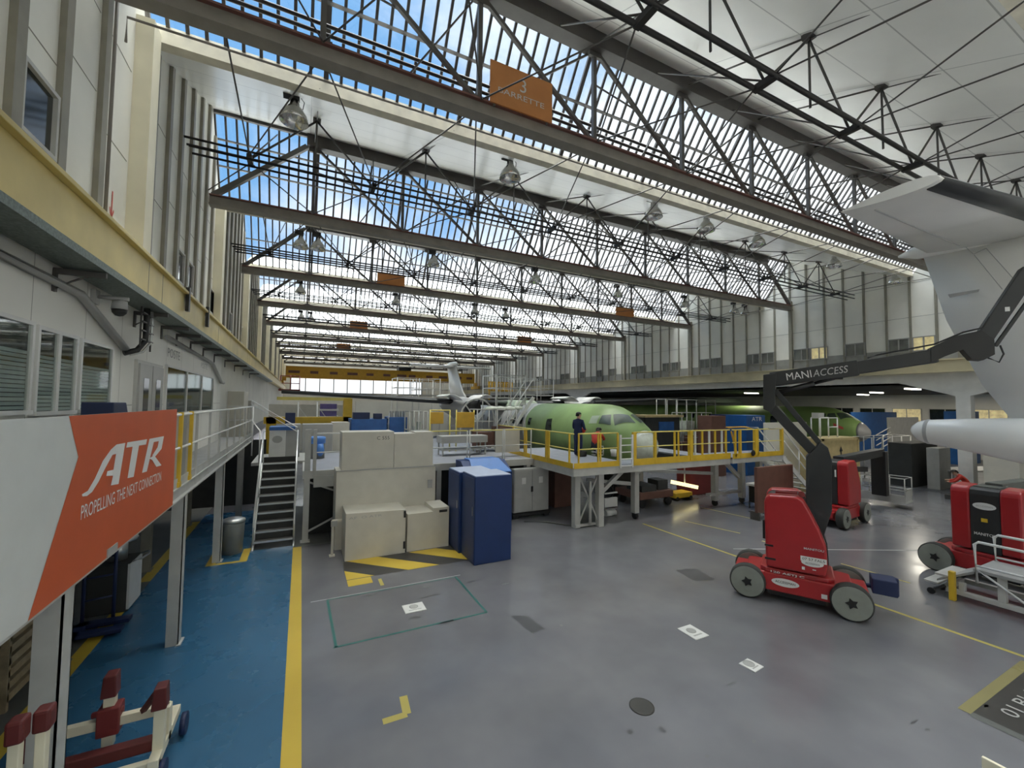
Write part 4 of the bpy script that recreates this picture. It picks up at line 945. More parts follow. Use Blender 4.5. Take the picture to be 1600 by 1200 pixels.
def aircraft(x, y, label, full=True, green='green'):
    t = thing('aircraft', label, 'aircraft', (x, y, 0))
    rear = (9, 12, 17, 20, 23, 26, 27.2)
    m = MB(); m.loft([fring(x, y, s_) for s_ in (.55, .75, .9, 1.15, 1.4, 1.65, 1.9, 2.1, 2.3, 2.55, 2.8, 3.1, 3.4, 3.8, 4.2, 6, 8.45)+(() if full else rear)]); body = obj('fuselage', m, green, t, True)
    if full:
        m = MB(); m.loft([fring(x, y, 8.45, g=.01), fring(x, y, 8.62, g=.01)]); obj('joint_ring', m, 'acwhite', t, True)
        m = MB(); m.loft([fring(x, y, s_) for s_ in (8.6,)+rear]); obj('rear_fuselage', m, 'acgrey', t, True)
    m = MB(); m.loft([fring(x, y, s_) for s_ in (0, .05, .12, .25, .4, .55)]); obj('nose_cone', m, 'foil' if full else 'acgrey', t, True)
    for sg in (-1, 1):
        m = MB(); patch(m, x, y, [(1.8, 30*sg), (1.45, 3*sg), (.92, 8*sg), (1.4, 51*sg)]); obj('windshield', m, 'cockpitglass', t, True)
        m = MB(); patch(m, x, y, [(2.2, 44*sg), (1.85, 33*sg), (1.57, 54*sg), (2.15, 62*sg)]); obj('cockpit_window', m, 'cockpitglass', t, True)
        m = MB(); patch(m, x, y, [(2.7, 50*sg), (2.28, 46*sg), (2.25, 63*sg), (2.7, 66*sg)]); obj('cockpit_window', m, 'greenpale' if full else 'cockpitglass', t, True)
        m = MB(); patch(m, x, y, [(6.15, 64*sg), (5.7, 62*sg), (5.5, 88*sg), (6.1, 92*sg)]); obj('emergency_exit', m, 'darkwin', t, True)
        for i in range(8):
            m = MB(); s0 = 7.8+i*.95; patch(m, x, y, [(s0, 64*sg), (s0+.3, 64*sg), (s0+.3, 80*sg), (s0, 80*sg)], n=3); obj('cabin_window', m, 'darkwin', t, True)
    if full:
        m = MB(); m.loft([[(x+a, y+b, c) for a, b, c in ring] for ring in ([(-1.0, 10.6, 4.0), (1.0, 10.6, 4.0), (1.0, 15, 4.0), (-1.0, 15, 4.0)], [(-.7, 10.9, 4.42), (.7, 10.9, 4.42), (.7, 14.6, 4.42), (-.7, 14.6, 4.42)])], smooth=False); obj('wing_fairing', m, 'greenpale', t, True, .1)
        w = MB(); yl = 11.8
        for sg in (-1, 1):
            st = [(x, y+yl, 4.22, 2.6, .36), (x+sg*4.1, y+yl, 4.24, 2.6, .36), (x+sg*13.7, y+yl+.45, 4.68, 1.45, .2)]
            wing(w, st)
            b = MB(); wing(b, [(x+sg*1.4, *st[0][1:])]+[(x+sg*4.1, *st[1][1:]), st[2]], cut=.13); obj('deicing_boot', b, 'boot', t, True)
            xn = x+sg*4.05
            n_ = MB(); n_.loft([[(xn+r*math.sin(2*PI*k/20), y+yy_, z+r2*math.cos(2*PI*k/20)) for k in range(20)] for yy_, r, r2, z in ((9.9, .30, .34, 4.0), (10.4, .46, .5, 3.98), (11.2, .55, .62, 3.95), (12.6, .58, .66, 3.95), (14, .52, .5, 4.0), (15.6, .2, .2, 4.1))])
            obj('nacelle', n_, 'acgrey' if sg < 0 else 'acwhite', t, True)
            c = MB()
            for q in (-1, 1):
                rings = []
                for i in range(6):
                    a = i/5; rings.append([(xn+q*(.45+a*.95), y+10.2, 4.35+math.sin(a*2.4)*.32), (xn+q*(.45+a*.95), y+12.2, 4.35+math.sin(a*2.4)*.32), (xn+q*(.45+a*.95), y+12.2, 4.39+math.sin(a*2.4)*.32), (xn+q*(.45+a*.95), y+10.2, 4.39+math.sin(a*2.4)*.32)])
                c.loft(rings)
            obj('open_cowl', c, 'acwhite', t, True)
            e = MB(); e.lathe([(.1, 9.4), (.42, 9.5), (.42, 10.2)], (xn, y, 3.95), (0, 1, 0), n=16); e.beam((xn-.3, y+9.4, 3.5), (xn+.3, y+9.45, 4.4), .08); obj('bare_engine', e, 'black', t, True)
        obj('wing', w, 'greenwing', t, True)
        f_ = MB(); f_.loft([[(x+a, y+b, z) for a, b in ((-w_, (y0+y1)/2), (-w_*.4, y1-.3), (0, y1), (w_*.4, y1-.3), (w_, (y0+y1)/2), (w_*.6, y0+.3), (0, y0), (-w_*.6, y0+.3))] for z, y0, y1, w_ in ((4.0, 20.5, 25.6, .22), (5.2, 22.4, 26.2, .17), (7.75, 24.6, 27.2, .12))])
        obj('tail_fin', f_, 'acwhite', t, True)
        s2 = MB()
        for sg in (-1, 1): wing(s2, [(x, y+24.9, 7.6, 2.1, .28), (x+sg*3.9, y+25.3, 7.62, 1.3, .18)])
        obj('tailplane', s2, 'acwhite', t, True)
        bl_ = MB(); bl_.lathe([(.05, 24.2), (.26, 24.8), (.28, 26.2), (.12, 27.6)], (x, y, 7.82), (0, 1, 0), n=14); obj('tail_bullet', bl_, 'acwhite', t, True)
    else:
        m = MB(); m.loft([[(x-3.2, y+11.6, 4.5), (x+3.2, y+11.6, 4.5), (x+3.2, y+14.2, 4.45), (x-3.2, y+14.2, 4.45)], [(x-3.0, y+11.8, 4.95), (x+3.0, y+11.8, 4.95), (x+3.0, y+14, 4.85), (x-3.0, y+14, 4.85)]], smooth=False); obj('wing_box', m, 'greenwing', t, True, .05)
        m = MB(); patch(m, x, y, [(1.75, -72), (1.2, -78), (1.15, -88), (1.7, -84)]); obj('red_tape', m, 'inkred', t, True)
    gm = MB(); gm.tube((x, y+2.6, 1.4), (x, y+2.6, .3), .07)
    for q in (-.18, .18): gm.tube((x+q-.06, y+2.6, .28), (x+q+.06, y+2.6, .28), .28, 18)
    obj('nose_gear', gm, 'black', t, True)
    gm = MB()
    for sg in (-1, 1):
        gm.beam((x+sg*.9, y+13.2, 1.45), (x+sg*2.0, y+13.2, .5), .16)
        for q in (-.2, .2): gm.tube((x+sg*2+q-.1, y+13.2, .42), (x+sg*2+q+.1, y+13.2, .42), .42, 20)
    obj('main_gear', gm, 'black', t, True)
    return t
M['cockpitglass'] = mat('cockpit_glass', (.07, .10, .075), .3, noise=.25, spec=.3)
M['greenwing'] = mat('dark_primer_wing', (.075, .095, .075), .45)
aircraft(12.75, 12.6, 'green primed airliner with bare nose behind the yellow railed dock')
a2 = aircraft(35.4, 15.0, 'green primed airliner fuselage with grey nose in the right side aisle', False, 'green2')
# white aircraft tail at right
xc = 12.75
t = thing('aircraft', 'white airliner tail with T-shaped tailplane entering from the right edge', 'aircraft', (xc, 0, 0))
m = MB(); m.loft([[(xc+r*math.sin(2*PI*k/32), y, z+r*math.cos(2*PI*k/32)) for k in range(32)] for y, r, z in ((4.62, .04, 3.68), (4.58, .12, 3.68), (4.48, .22, 3.67), (4.35, .265, 3.67), (3.6, .36, 3.63), (2.87, .46, 3.57), (1.5, .68, 3.45), (0, .92, 3.28), (-2, 1.2, 3.0), (-4.5, 1.42, 2.8), (-7.5, 1.43, 2.78))])
obj('fuselage', m, 'acwhite', t, True)
m = MB(); m.lathe([(.272, 0), (.278, .02), (.278, .06), (.272, .08)], (xc, 4.26, 3.667), (0, 1, 0), n=32); obj('tail_light_ring', m, 'acgrey', t, True)
def finring(z, yte, yle, w): c = yte-yle; return [(xc+a*w, yte-b*c, z) for a, b in ((-.08, 0), (-.45, .25), (-1, .62), (-.6, .93), (0, 1), (.6, .93), (1, .62), (.45, .25), (.08, 0))]
m = MB(); m.loft([finring(*a) for a in ((3.75, 2.85, -4.5, .20), (4.06, 3.1, -3.6, .19), (4.71, 3.45, -1.6, .18), (6.14, 3.95, .3, .17), (7.78, 4.32, 1.7, .15))]); obj('tail_fin', m, 'acwhite', t, True)
m = MB(); rud = MB()
for sg in (-1, 1): wing(m, [(xc, 2.05, 7.72, 2.15, .34), (xc+sg*4.2, 2.66, 7.70, 1.32, .22)])
obj('tailplane', m, 'acwhite', t, True)
for sg in (-1, 1):
    b = MB(); wing(b, [(xc+sg*.3, 2.09, 7.72, 2.1, .34), (xc+sg*4.1, 2.65, 7.70, 1.33, .22)], cut=.16); obj('deicing_boot', b, 'boot', t, True)
    b = MB(); b.box(xc+sg*.5, 3.55, 7.60, xc+sg*4.0, 3.57, 7.615); obj('elevator_hinge_line', b, 'acgrey', t, True)
m = MB(); m.lathe([(.03, 4.75), (.16, 4.4), (.24, 3.4), (.24, 2.0), (.1, 1.2)][::-1], (xc, 0, 7.83), (0, 1, 0), n=18); obj('tail_bullet', m, 'acwhite', t, True)
m = MB()
for pts in (((1450, 392), (1491, 372)), ((1501, 379), (1521, 397)), ((1521, 397), (1541, 388)), ((1541, 388), (1583, 435)), ((1522, 398), (1566, 452)), ((1500, 385), (1600, 356))):
    P = [at_x(u, v, xc-.165) for u, v in pts]; m.beam(P[0], P[1], .02, .012)
obj('panel_seams', m, 'acgrey', t, True)
m = MB(); P = [at_x(u, v, xc-.18) for u, v in ((1481, 460), (1530, 452), (1528, 456), (1484, 465))]; m.prism(P, (.02, 0, 0)); obj('static_wick', m, 'acgrey', t, True)

# ------------------------------------------------------------------ boom lifts
def rotz(mb, a, c=(0, 0)):
    ca, sa = math.cos(a), math.sin(a)
    mb.v = [(c[0]+(x-c[0])*ca-(y-c[1])*sa, c[1]+(x-c[0])*sa+(y-c[1])*ca, z) for x, y, z in mb.v]; return mb
TPROF = [(-.54, .74), (-.56, 2.12), (-.53, 2.22), (-.45, 2.27), (.06, 2.30), (.16, 2.22), (.28, 1.98), (.42, 1.66), (.52, 1.36), (.54, .95), (.50, .74)]
def lift(label, loc, rz, trz=0):
    t = thing('boom_lift', label, 'boom lift', loc, rz)
    m = MB(); m.prism([(-.95, -.40, .22), (-.62, -.52, .22), (.62, -.52, .22), (.95, -.40, .22), (.95, .40, .22), (.62, .52, .22), (-.62, .52, .22), (-.95, .40, .22)], (0, 0, .38)); m.prism([(-.66, -.40, .60), (-.55, -.52, .60), (.55, -.52, .60), (.66, -.40, .60), (.66, .40, .60), (.55, .52, .60), (-.55, .52, .60), (-.66, .40, .60)], (0, 0, .10))
    m.box(-1.18, -.34, .32, -.9, .34, .54); m.box(.9, -.34, .32, 1.2, .34, .54)
    obj('chassis', m, 'red', t, False, .03)
    m = MB(); m.box(-.5, -.45, .12, .5, .45, .24); obj('underside', m, 'black', t)
    for x in (-.9, .9):
        for y in (-1, 1):
            m = MB(); m.lathe([(.25, -.11), (.33, -.11), (.35, -.08), (.35, .08), (.33, .11), (.25, .11)], (x, y*.54, .35), (0, 1, 0), n=32); wh = obj('wheel', m, 'tyre', t)
            m = MB(); m.lathe([(.315, -.118), (.325, -.10), (.325, .10), (.315, .118)], (x, y*.54, .35), (0, 1, 0), n=32); obj('wheel_disc', m, 'hubgrey', wh)
            m = MB(); star = []
            for k in range(10): r = .11 if k % 2 else .06; a = 2*PI*k/10; star.append((x+r*math.cos(a), y*.54+y*.119, .35+r*math.sin(a)))
            m.prism(star, (0, y*.015, 0)); obj('hub', m, 'black', wh)
    m = MB(); m.tube((0, 0, .68), (0, 0, .76), .42, 28); obj('slew_ring', m, 'black', t)
    for y0, y1 in ((-.60, -.25), (.25, .60)):
        m = MB(); m.prism([(x, y0, z) for x, z in TPROF], (0, y1-y0, 0)); rotz(m, trz); obj('turret_cover', m, 'red', t, False, .045)
    m = MB(); m.prism([(x*(.965 if x < .1 else 1.06), -.25, z-.02) for x, z in TPROF], (0, .5, 0)); rotz(m, trz); obj('turret_core', m, 'blackmast', t)
    return t
u = V((.49, -.87, 0)); rz1 = math.atan2(-.87, .49)
l1 = lift('red boom lift in the foreground right of centre with its black boom raised', (9.90, 5.63, 0), rz1)
m = MB(); m.prism([(.02, -.13, 1.3), (.46, -.13, 1.3), (.65, -.13, 2.0), (.67, -.13, 3.07), (.61, -.13, 3.33), (.47, -.13, 3.45), (.40, -.13, 3.32), (.22, -.13, 3.10), (.20, -.13, 2.0), (.02, -.13, 1.8)], (0, .36, 0)); obj('mast', m, 'blackmast', l1, False, .012)
m = MB(); m.beam((.34, .05, 3.24), (-.45, .05, 4.22), .24, .20); obj('lower_arm', m, 'blackmast', l1, False, .01)
m = MB(); m.beam((.46, .05, 3.42), (-.34, .05, 4.58), .18, .11); obj('upper_arm', m, 'blackmast', l1, False, .01)
m = MB(); m.tube((.42, .05, 3.2), (.05, .05, 3.68), .05); m.tube((.05, .05, 3.68), (-.3, .05, 4.2), .028); obj('lift_ram', m, 'alu', l1)
m = MB(); m.prism([(-.57, -.12, 4.14), (-.42, -.12, 4.06), (-.34, -.12, 4.20), (-.33, -.12, 4.55), (-.30, -.12, 4.96), (-.56, -.12, 4.93)], (0, .34, 0)); obj('knuckle', m, 'blackmast', l1, False, .012)
m = MB(); m.beam((-.42, .05, 4.82), (1.15, .05, 5.03), .28, .32); m.beam((1.0, .05, 5.01), (2.35, .05, 5.225), .23, .26); obj('main_boom', m, 'blackmast', l1, False, .015)
m = MB(); m.tube((-.3, .05, 4.52), (.4, .05, 4.72), .055); m.tube((.4, .05, 4.72), (.82, .05, 4.84), .032); m.box(.72, 0, 4.80, .9, .1, 4.93); obj('boom_ram', m, 'black', l1)
m = MB(); m.prism([(2.25, -.08, 5.08), (2.45, -.08, 5.20), (2.69, -.08, 5.31), (2.80, -.08, 5.12), (2.95, -.08, 5.10), (3.10, -.08, 5.2), (3.10, -.08, 5.48), (2.95, -.08, 5.66), (2.6, -.08, 5.58), (2.25, -.08, 5.38)], (0, .26, 0)); m.path([(1.3, -.10, 5.22), (1.45, -.10, 5.28), (2.3, -.10, 5.44), (2.7, -.10, 5.64), (2.95, -.10, 5.70), (3.05, -.10, 5.9)], .018, 6); m.path([(3.0, -.10, 5.14), (3.14, -.10, 5.05), (3.2, -.10, 5.2), (3.16, -.10, 5.36)], .016, 6); obj('jib_knuckle', m, 'black', l1, False, .01)
m = MB(); m.beam((2.98, .05, 5.50), (3.60, .05, 6.72), .22, .24); m.beam((3.14, .05, 5.36), (3.70, .05, 6.42), .05, .06); obj('jib', m, 'blackmast', l1, False, .012)
m = MB(); m.box(3.25, -.065, 5.98, 3.31, -.06, 6.06); obj('sticker', m, 'ink', l1)
m = MB(); m.box(1.28, -.02, .42, 1.68, .40, .72); m.box(1.62, .30, .34, 1.74, .42, .7); m.tube((1.2, .2, .5), (1.3, .2, .5), .05); obj('covered_coupling', m, 'navy', l1, False, .05)
m = MB(); m.box(-.60, -.5, 1.30, -.55, -.3, 1.70); m.box(-.56, -.61, 1.18, -.40, -.59, 1.22); m.box(-.56, -.61, .90, -.36, -.59, .94); obj('rear_grip', m, 'black', l1)
m = MB(); m.tube((-.35, -.42, 2.33), (.05, -.42, 2.36), .035); m.tube((.12, -.4, 2.33), (.12, -.36, 2.33), .06, 14); obj('top_rail', m, 'dkred', l1)
bx_ = V((1.57, 0, .21)).normalized(); upv = V((-bx_.z, 0, bx_.x))
text('lettering', 'MANI', 'ink', l1, V((-.10, -.096, 4.79)), bx_, upv, width=.46, height=.16, depth=.006, world=False)
text('lettering', 'ACCESS', 'inkgrey', l1, V((.38, -.096, 4.855)), bx_, upv, width=.62, height=.15, depth=.006, shear=.25, world=False)
def oval(m, c, a, b, xd, zd, n=24):
    m.quad(*[V(c)+V(xd)*(a*math.cos(2*PI*k/n))+V(zd)*(b*math.sin(2*PI*k/n)) for k in range(n)])
m = MB(); oval(m, (.28, -.604, .98), .19, .075, (1, 0, 0), (0, 0, 1)); m.quad((.08, -.605, 1.0), (.52, -.605, 1.0), (.52, -.605, 1.10), (.08, -.605, 1.10)); oval(m, (-.20, -.525, .44), .25, .085, (1, 0, 0), (0, 0, 1)); m.quad((.42, -.524, .28), (.52, -.524, .28), (.52, -.524, .37), (.42, -.524, .37)); m.quad((.1, -.604, .82), (.15, -.604, .82), (.15, -.604, .88), (.1, -.604, .88)); m.quad((.28, -.604, .84), (.34, -.604, .84), (.34, -.604, .86), (.28, -.604, .86)); obj('decals', m, 'ink', l1)
text('lettering', '07 57 FALS', 'inkblack', l1, V((.11, -.604, 1.025)), (1, 0, 0), (0, 0, 1), width=.38, height=.05, depth=.004, world=False)
text('lettering', 'ACCESSMAN', 'inkblack', l1, V((.16, -.604, .95)), (1, 0, 0), (0, 0, 1), width=.24, height=.035, depth=.004, world=False)
text('lettering', 'ACCESSMAN', 'inkblack', l1, V((-.38, -.525, .42)), (1, 0, 0), (0, 0, 1), width=.36, height=.05, depth=.004, world=False)
text('lettering', '120 AETJ C', 'ink', l1, V((-.46, -.525, .60)), (1, 0, 0), (0, 0, 1), width=.60, height=.055, depth=.004, bold=.02, world=False)
text('lettering', 'MANITOU', 'inkgrey', l1, V((.14, -.604, 1.24)), (1, 0, 0), (0, 0, 1), width=.34, height=.045, depth=.004, bold=.02, world=False)
# lift behind it, boom folded
l2 = lift('red boom lift behind the foreground one, its dark basket stowed at right', (17.75, 8.65, 0), .10)
m = MB(); m.beam((.3, 0, 2.2), (4.4, 0, 2.30), .34, .30); m.beam((.2, 0, 1.9), (2.8, 0, 1.7), .2, .2); obj('stowed_boom', m, 'blackmast', l2, False, .01)
m = MB(); m.box(4.2, -.25, .5, 4.5, .25, 2.35); obj('jib_link', m, 'black', l2, False, .01)
m = MB(); m.box(4.6, -.75, .22, 5.5, .75, .30); m.box(4.6, -.75, .3, 4.66, .75, .55)
for z in (.75, 1.25):
    m.path([(4.62, -.72, z), (5.48, -.72, z), (5.48, .72, z), (4.62, .72, z), (4.62, -.72, z)], .022, 6)
for x in (4.62, 5.48):
    for y in (-.72, 0, .72): m.tube((x, y, .3), (x, y, 1.25), .02, 6)
m.box(4.7, -.73, .3, 5.4, -.70, .8)
obj('basket', m, 'greycab', l2)
m = MB(); m.box(-.565, -.02, 1.9, -.56, .06, 2.0); m.box(-.565, -.24, 1.7, -.56, -.19, 1.95); obj('decals', m, 'ink', l2)
# lift under the white tail
l3 = lift('red boom lift under the white tail at the right edge', (15.45, 4.08, 0), PI/2, -PI/2)
l3b = MB(); l3b.beam((0, -.1, 2.22), (0, -2.6, 2.15), .30, .24); l3b.box(-.2, -.3, 2.1, .25, .3, 2.28)
obj('stowed_boom', l3b, 'rubber', l3, False, .012)
m = MB(); oval(m, (-.0, .552, 1.83), .20, .085, (1, 0, 0), (0, 0, 1)); obj('decals', m, 'ink', l3)
m = MB(); m.quad((-.05, .554, 1.45), (.06, .554, 1.45), (.06, .554, 1.54), (-.05, .554, 1.54)); obj('yellow_sticker', m, 'yellow', l3)
text('lettering', 'MANITOU', 'ink', l3, V((.19, .548, 1.12)), (-1, 0, 0), (0, 0, 1), width=.38, height=.07, depth=.006, bold=.02, world=False)
text('lettering', 'ACCESSMAN', 'greycab', l3, V((.14, .552, 1.81)), (-1, 0, 0), (0, 0, 1), width=.28, height=.04, depth=.004, world=False)
# ------------------------------------------------------------------ white step cart bottom right
t = thing('step_platform', 'small white railed step platform with yellow bumper post at the right edge', 'platform', (13.5, 3.7, 0))
m = MB(); m.box(13.0, 2.6, .12, 13.1, 4.3, .22); m.box(14.0, 2.6, .12, 14.1, 4.3, .22); m.box(13.0, 4.2, .12, 14.1, 4.3, .22); m.box(13.0, 3.3, .22, 13.12, 3.42, .72); m.box(13.0, 2.7, .22, 13.12, 2.82, .72); m.box(13.0, 3.9, .22, 13.1, 4.0, .4); obj('base_frame', m, 'greywhite', t, True, .008)
m = MB(); m.box(12.95, 2.5, .72, 14.1, 3.75, .78); m.prism([(13.0, 3.75, .72), (13.0, 4.35, .34), (13.0, 4.35, .30), (13.0, 3.75, .66)], (1.05, 0, 0)); obj('deck_plate', m, 'concrete', t, True)
m = MB(); m.box(13.05, 4.1, .42, 14.0, 4.4, .46); m.box(13.05, 4.35, .2, 14.0, 4.6, .24); obj('tread', m, 'greywhite', t, True)
m = MB()
for x in (12.97, 14.08):
    m.path([(x, 3.7, .5), (x, 3.72, 1.30), (x, 3.66, 1.36), (x, 2.5, 1.36)], .028, 10); m.tube((x, 3.7, .86), (x, 2.5, .86), .022); m.tube((x, 3.72, .8), (x, 2.62, .05), .022); m.tube((x, 2.6, 0), (x, 2.6, 1.36), .028)
obj('handrail', m, 'white', t, True)
m = MB(); m.box(12.86, 4.02, .0, 12.97, 4.12, .62); obj('bumper_post', m, 'yellow', t, True, .01)
for x, y in ((12.92, 4.42), (14.1, 4.45)):
    m = MB(); m.tube((x-.03, y, .07), (x+.03, y, .07), .07, 14); m.beam((x, y, .09), (x+.1, y-.2, .24), .05); obj('caster', m, 'black', t, True)
# ------------------------------------------------------------------ people
def person(label, loc, rz, J, tops, legs, gloves=None, hold=None):
    """continuous skinned body; the clothes are regions of the same surface"""
    B = [('pelvis','waist','top'),('waist','chest','top'),('chest','neck','top'),('neck','jaw','skin'),('jaw','crown','skin'),
         ('chest','shl','top'),('shl','ell','top'),('ell','wrl','top'),('wrl','hdl','hand'),('chest','shr','top'),('shr','elr','top'),('elr','wrr','top'),('wrr','hdr','hand'),
         ('pelvis','hil','leg'),('hil','knl','leg'),('knl','anl','leg'),('anl','tol','shoe'),('pelvis','hir','leg'),('hir','knr','leg'),('knr','anr','leg'),('anr','tor','shoe')]
    R = dict(pelvis=(.17,.13), waist=(.155,.12), chest=(.19,.135), neck=(.062,.062), jaw=(.085,.098), crown=(.078,.09), shl=(.075,.075), ell=(.055,.055), wrl=(.04,.04), hdl=(.038,.03), shr=(.075,.075), elr=(.055,.055), wrr=(.04,.04), hdr=(.038,.03),
             hil=(.105,.11), knl=(.075,.075), anl=(.052,.055), tol=(.045,.035), hir=(.105,.11), knr=(.075,.075), anr=(.052,.055), tor=(.045,.035))
    names = ['pelvis']+[k for k in J if k != 'pelvis']; idx = {k: i for i, k in enumerate(names)}
    me = bpy.data.meshes.new('body_cage'); me.from_pydata([J[k] for k in names], [(idx[a], idx[b]) for a, b, _ in B], [])
    o = bpy.data.objects.new('body_cage', me); COL.objects.link(o)
    sk = o.modifiers.new('skin', 'SKIN'); sk.use_smooth_shade = True
    for k in names:
        d = me.skin_vertices[0].data[idx[k]]; d.radius = R[k]; d.use_root = (k == 'pelvis')
    o.modifiers.new('sub', 'SUBSURF').levels = 2; o.modifiers['sub'].render_levels = 2
    dg = bpy.context.evaluated_depsgraph_get(); dg.update()
    bm_ = bpy.data.meshes.new_from_object(o.evaluated_get(dg)); bpy.data.objects.remove(o); bpy.data.meshes.remove(me)
    m = MB(); ms = ['skin', tops, legs, 'black', gloves or 'skin']; ix = dict(skin=0, top=1, leg=2, shoe=3, hand=4)
    m.v = [tuple(v.co) for v in bm_.vertices]
    seg = [(V(J[a]), V(J[b]), ix[c]) for a, b, c in B]
    for p_ in bm_.polygons:
        c = V(p_.center); best = (9, 0)
        for a, b, k in seg:
            d = b-a; tt = max(0, min(1, (c-a).dot(d)/max(d.length_squared, 1e-6))); dd = (c-a-d*tt).length
            if dd < best[0]: best = (dd, k)
        m.f.append(list(p_.vertices)); m.m.append(best[1]); m.sm.append(True)
    bpy.data.meshes.remove(bm_)
    # fingers, thumb, nose grow out of the same surface
    for sd in ('l', 'r'):
        a, b = V(J['wr'+sd]), V(J['hd'+sd]); d = (b-a).normalized(); p1, p2 = frame(d)
        for k, (off, ln) in enumerate(((-.027, .062), (-.009, .075), (.009, .070), (.027, .055))):
            s0 = b+p1*off; mid = s0+d*ln*.55; end = mid+(d*.6-p2*.8).normalized()*ln*.5
            m.path([s0-d*.01, s0+d*.01, mid, end], .0085, 6, 4)
        s0 = b-d*.045+p1*.03; m.path([s0, s0+(p1+d*.6).normalized()*.035, s0+(p1*.5+d).normalized()*.065], .0095, 6, 4)
    hd = (V(J['jaw'])+V(J['crown']))/2; f = V(J.get('face', (0, 1, 0))) if False else V(FACE[0]).normalized()
    m.loft([[hd+f*.085+V((0, 0, .01))+V((sx_*.008, 0, 0)) for sx_ in (-1, 0, 1)], [hd+f*.122+V((0, 0, -.025))+V((sx_*.014, 0, 0)) for sx_ in (-1, 0, 1)], [hd+f*.085+V((0, 0, -.035))+V((sx_*.012, 0, 0)) for sx_ in (-1, 0, 1)]], 0)
    t = obj('person', m, ms); t.location = loc; t.rotation_euler.z = rz; tag(t, label, 'person')
    side = f.cross(V((0, 0, 1))).normalized()
    h = MB()
    up = (V(J['crown'])-V(J['jaw'])).normalized()
    for i in range(5):
        pass
    rings = []
    for a in (0, .25, .5, .75, .98):
        r = .112*math.cos(a*PI/2)+.006; rings.append([hd-f*.018+up*(.045+.10*math.sin(a*PI/2))+side*(r*math.cos(2*PI*k/16))+f*(1.05*r*math.sin(2*PI*k/16)) for k in range(16)])
    h.loft(rings); h.loft([[hd-f*(.06+.045*math.sin(PI*j/4))+up*(.06-.03*j)+side*(.085*math.cos(PI*k/6))-f*(.05*math.sin(PI*k/6)) for k in range(7)] for j in range(4)], caps=False)
    obj('hair', h, 'hair', t)
    for q in (-1, 1):
        e = MB(); e.lathe([(.004, -.012), (.012, -.006), (.012, .006), (.004, .012)], hd+f*.092+side*(q*.034)+up*.012, f, n=10); obj('eye', e, 'black', t)
        e = MB(); e.loft([[hd+side*(q*(.09+.012*j))+up*(.03*math.cos(2*PI*k/8))+f*(.018*math.sin(2*PI*k/8)) for k in range(8)] for j in range(3)]); obj('ear', e, 'skin', t)
    e = MB(); e.beam(hd+f*.098-up*.055-side*.025, hd+f*.098-up*.055+side*.025, .012, .008); obj('mouth', e, 'dkred', t)
    return t
FACE = [(0, 1, 0)]
stand = dict(pelvis=(0,0,.95), waist=(0,.01,1.12), chest=(0,.02,1.33), neck=(0,.03,1.50), jaw=(0,.06,1.60), crown=(0,.055,1.70), shl=(-.19,.02,1.42), ell=(-.25,.06,1.14), wrl=(-.20,.28,1.04), hdl=(-.17,.36,1.04), shr=(.19,.02,1.42), elr=(.25,.06,1.14), wrr=(.17,.28,1.08), hdr=(.13,.36,1.08),
             hil=(-.10,0,.88), knl=(-.11,.02,.48), anl=(-.11,-.02,.09), tol=(-.12,.17,.04), hir=(.10,0,.88), knr=(.11,.04,.48), anr=(.11,.02,.09), tor=(.12,.21,.04))
p = at_z(903, 713, ZD)
person('person standing on the yellow dock in navy workwear facing the green nose', (p.x, p.y, ZD-.0), -1.15, stand, 'workblue', 'workblue', 'workred')
kneel = dict(pelvis=(0,-.05,.46), waist=(0,.04,.62), chest=(0,.20,.80), neck=(0,.32,.92), jaw=(0,.41,.96), crown=(0,.45,1.05), shl=(-.19,.22,.86), ell=(-.24,.40,.64), wrl=(-.14,.58,.58), hdl=(-.10,.66,.58), shr=(.19,.22,.86), elr=(.24,.42,.66), wrr=(.14,.60,.62), hdr=(.10,.68,.63),
             hil=(-.11,-.02,.44), knl=(-.14,.40,.40), anl=(-.13,.30,.08), tol=(-.13,.48,.04), hir=(.11,-.02,.42), knr=(.14,.30,.08), anr=(.13,-.14,.07), tor=(.13,-.26,.045))
c_ = V((p.x, p.y, ZD))+Matrix.Rotation(-1.15, 3, 'Z') @ V((0, .40, 1.04))
m = MB(); m.lathe([(.02, -.13), (.08, -.10), (.11, -.02), (.10, .06), (.03, .10)], c_, n=12); tag(obj('red_cloth', m, 'workred'), 'red cloth held in the hands of the person in navy workwear', 'cloth')
FACE[0] = (0, 1, -.25)
p = at_z(930, 712, ZD)
person('person crouching on the yellow dock in a red top beside the white bucket', (p.x, p.y, ZD), -1.0, kneel, 'workred', 'jeans')
p = at_z(1512, 790, 0.0); p = V((28.2, 7.7, 0))
person('person in a red top crouching below the white table at far right', (27.3, 7.95, .22), .3, kneel, 'workred', 'jeans')
m = MB(); m.box(26.8, 7.4, 0, 27.8, 8.6, .215); tag(obj('low_step', m, 'dark'), 'low dark step under the crouching person at far right', 'step')
p = at_z(959, 713, ZD)
t = thing('bucket', 'white bucket beside the crouching red-topped person', 'bucket', (p.x, p.y, ZD))
m = MB(); m.lathe([(.11, 0), (.14, .28), (.13, .28), (.10, .02)], (0, 0, 0), n=18); obj('pail', m, 'white', t); m = MB(); m.path([(-.14, 0, .28), (-.1, 0, .36), (0, 0, .40), (.1, 0, .36), (.14, 0, .28)], .006, 6); obj('handle', m, 'steel', t)
p = at_z(937, 712, ZD)
m = MB()
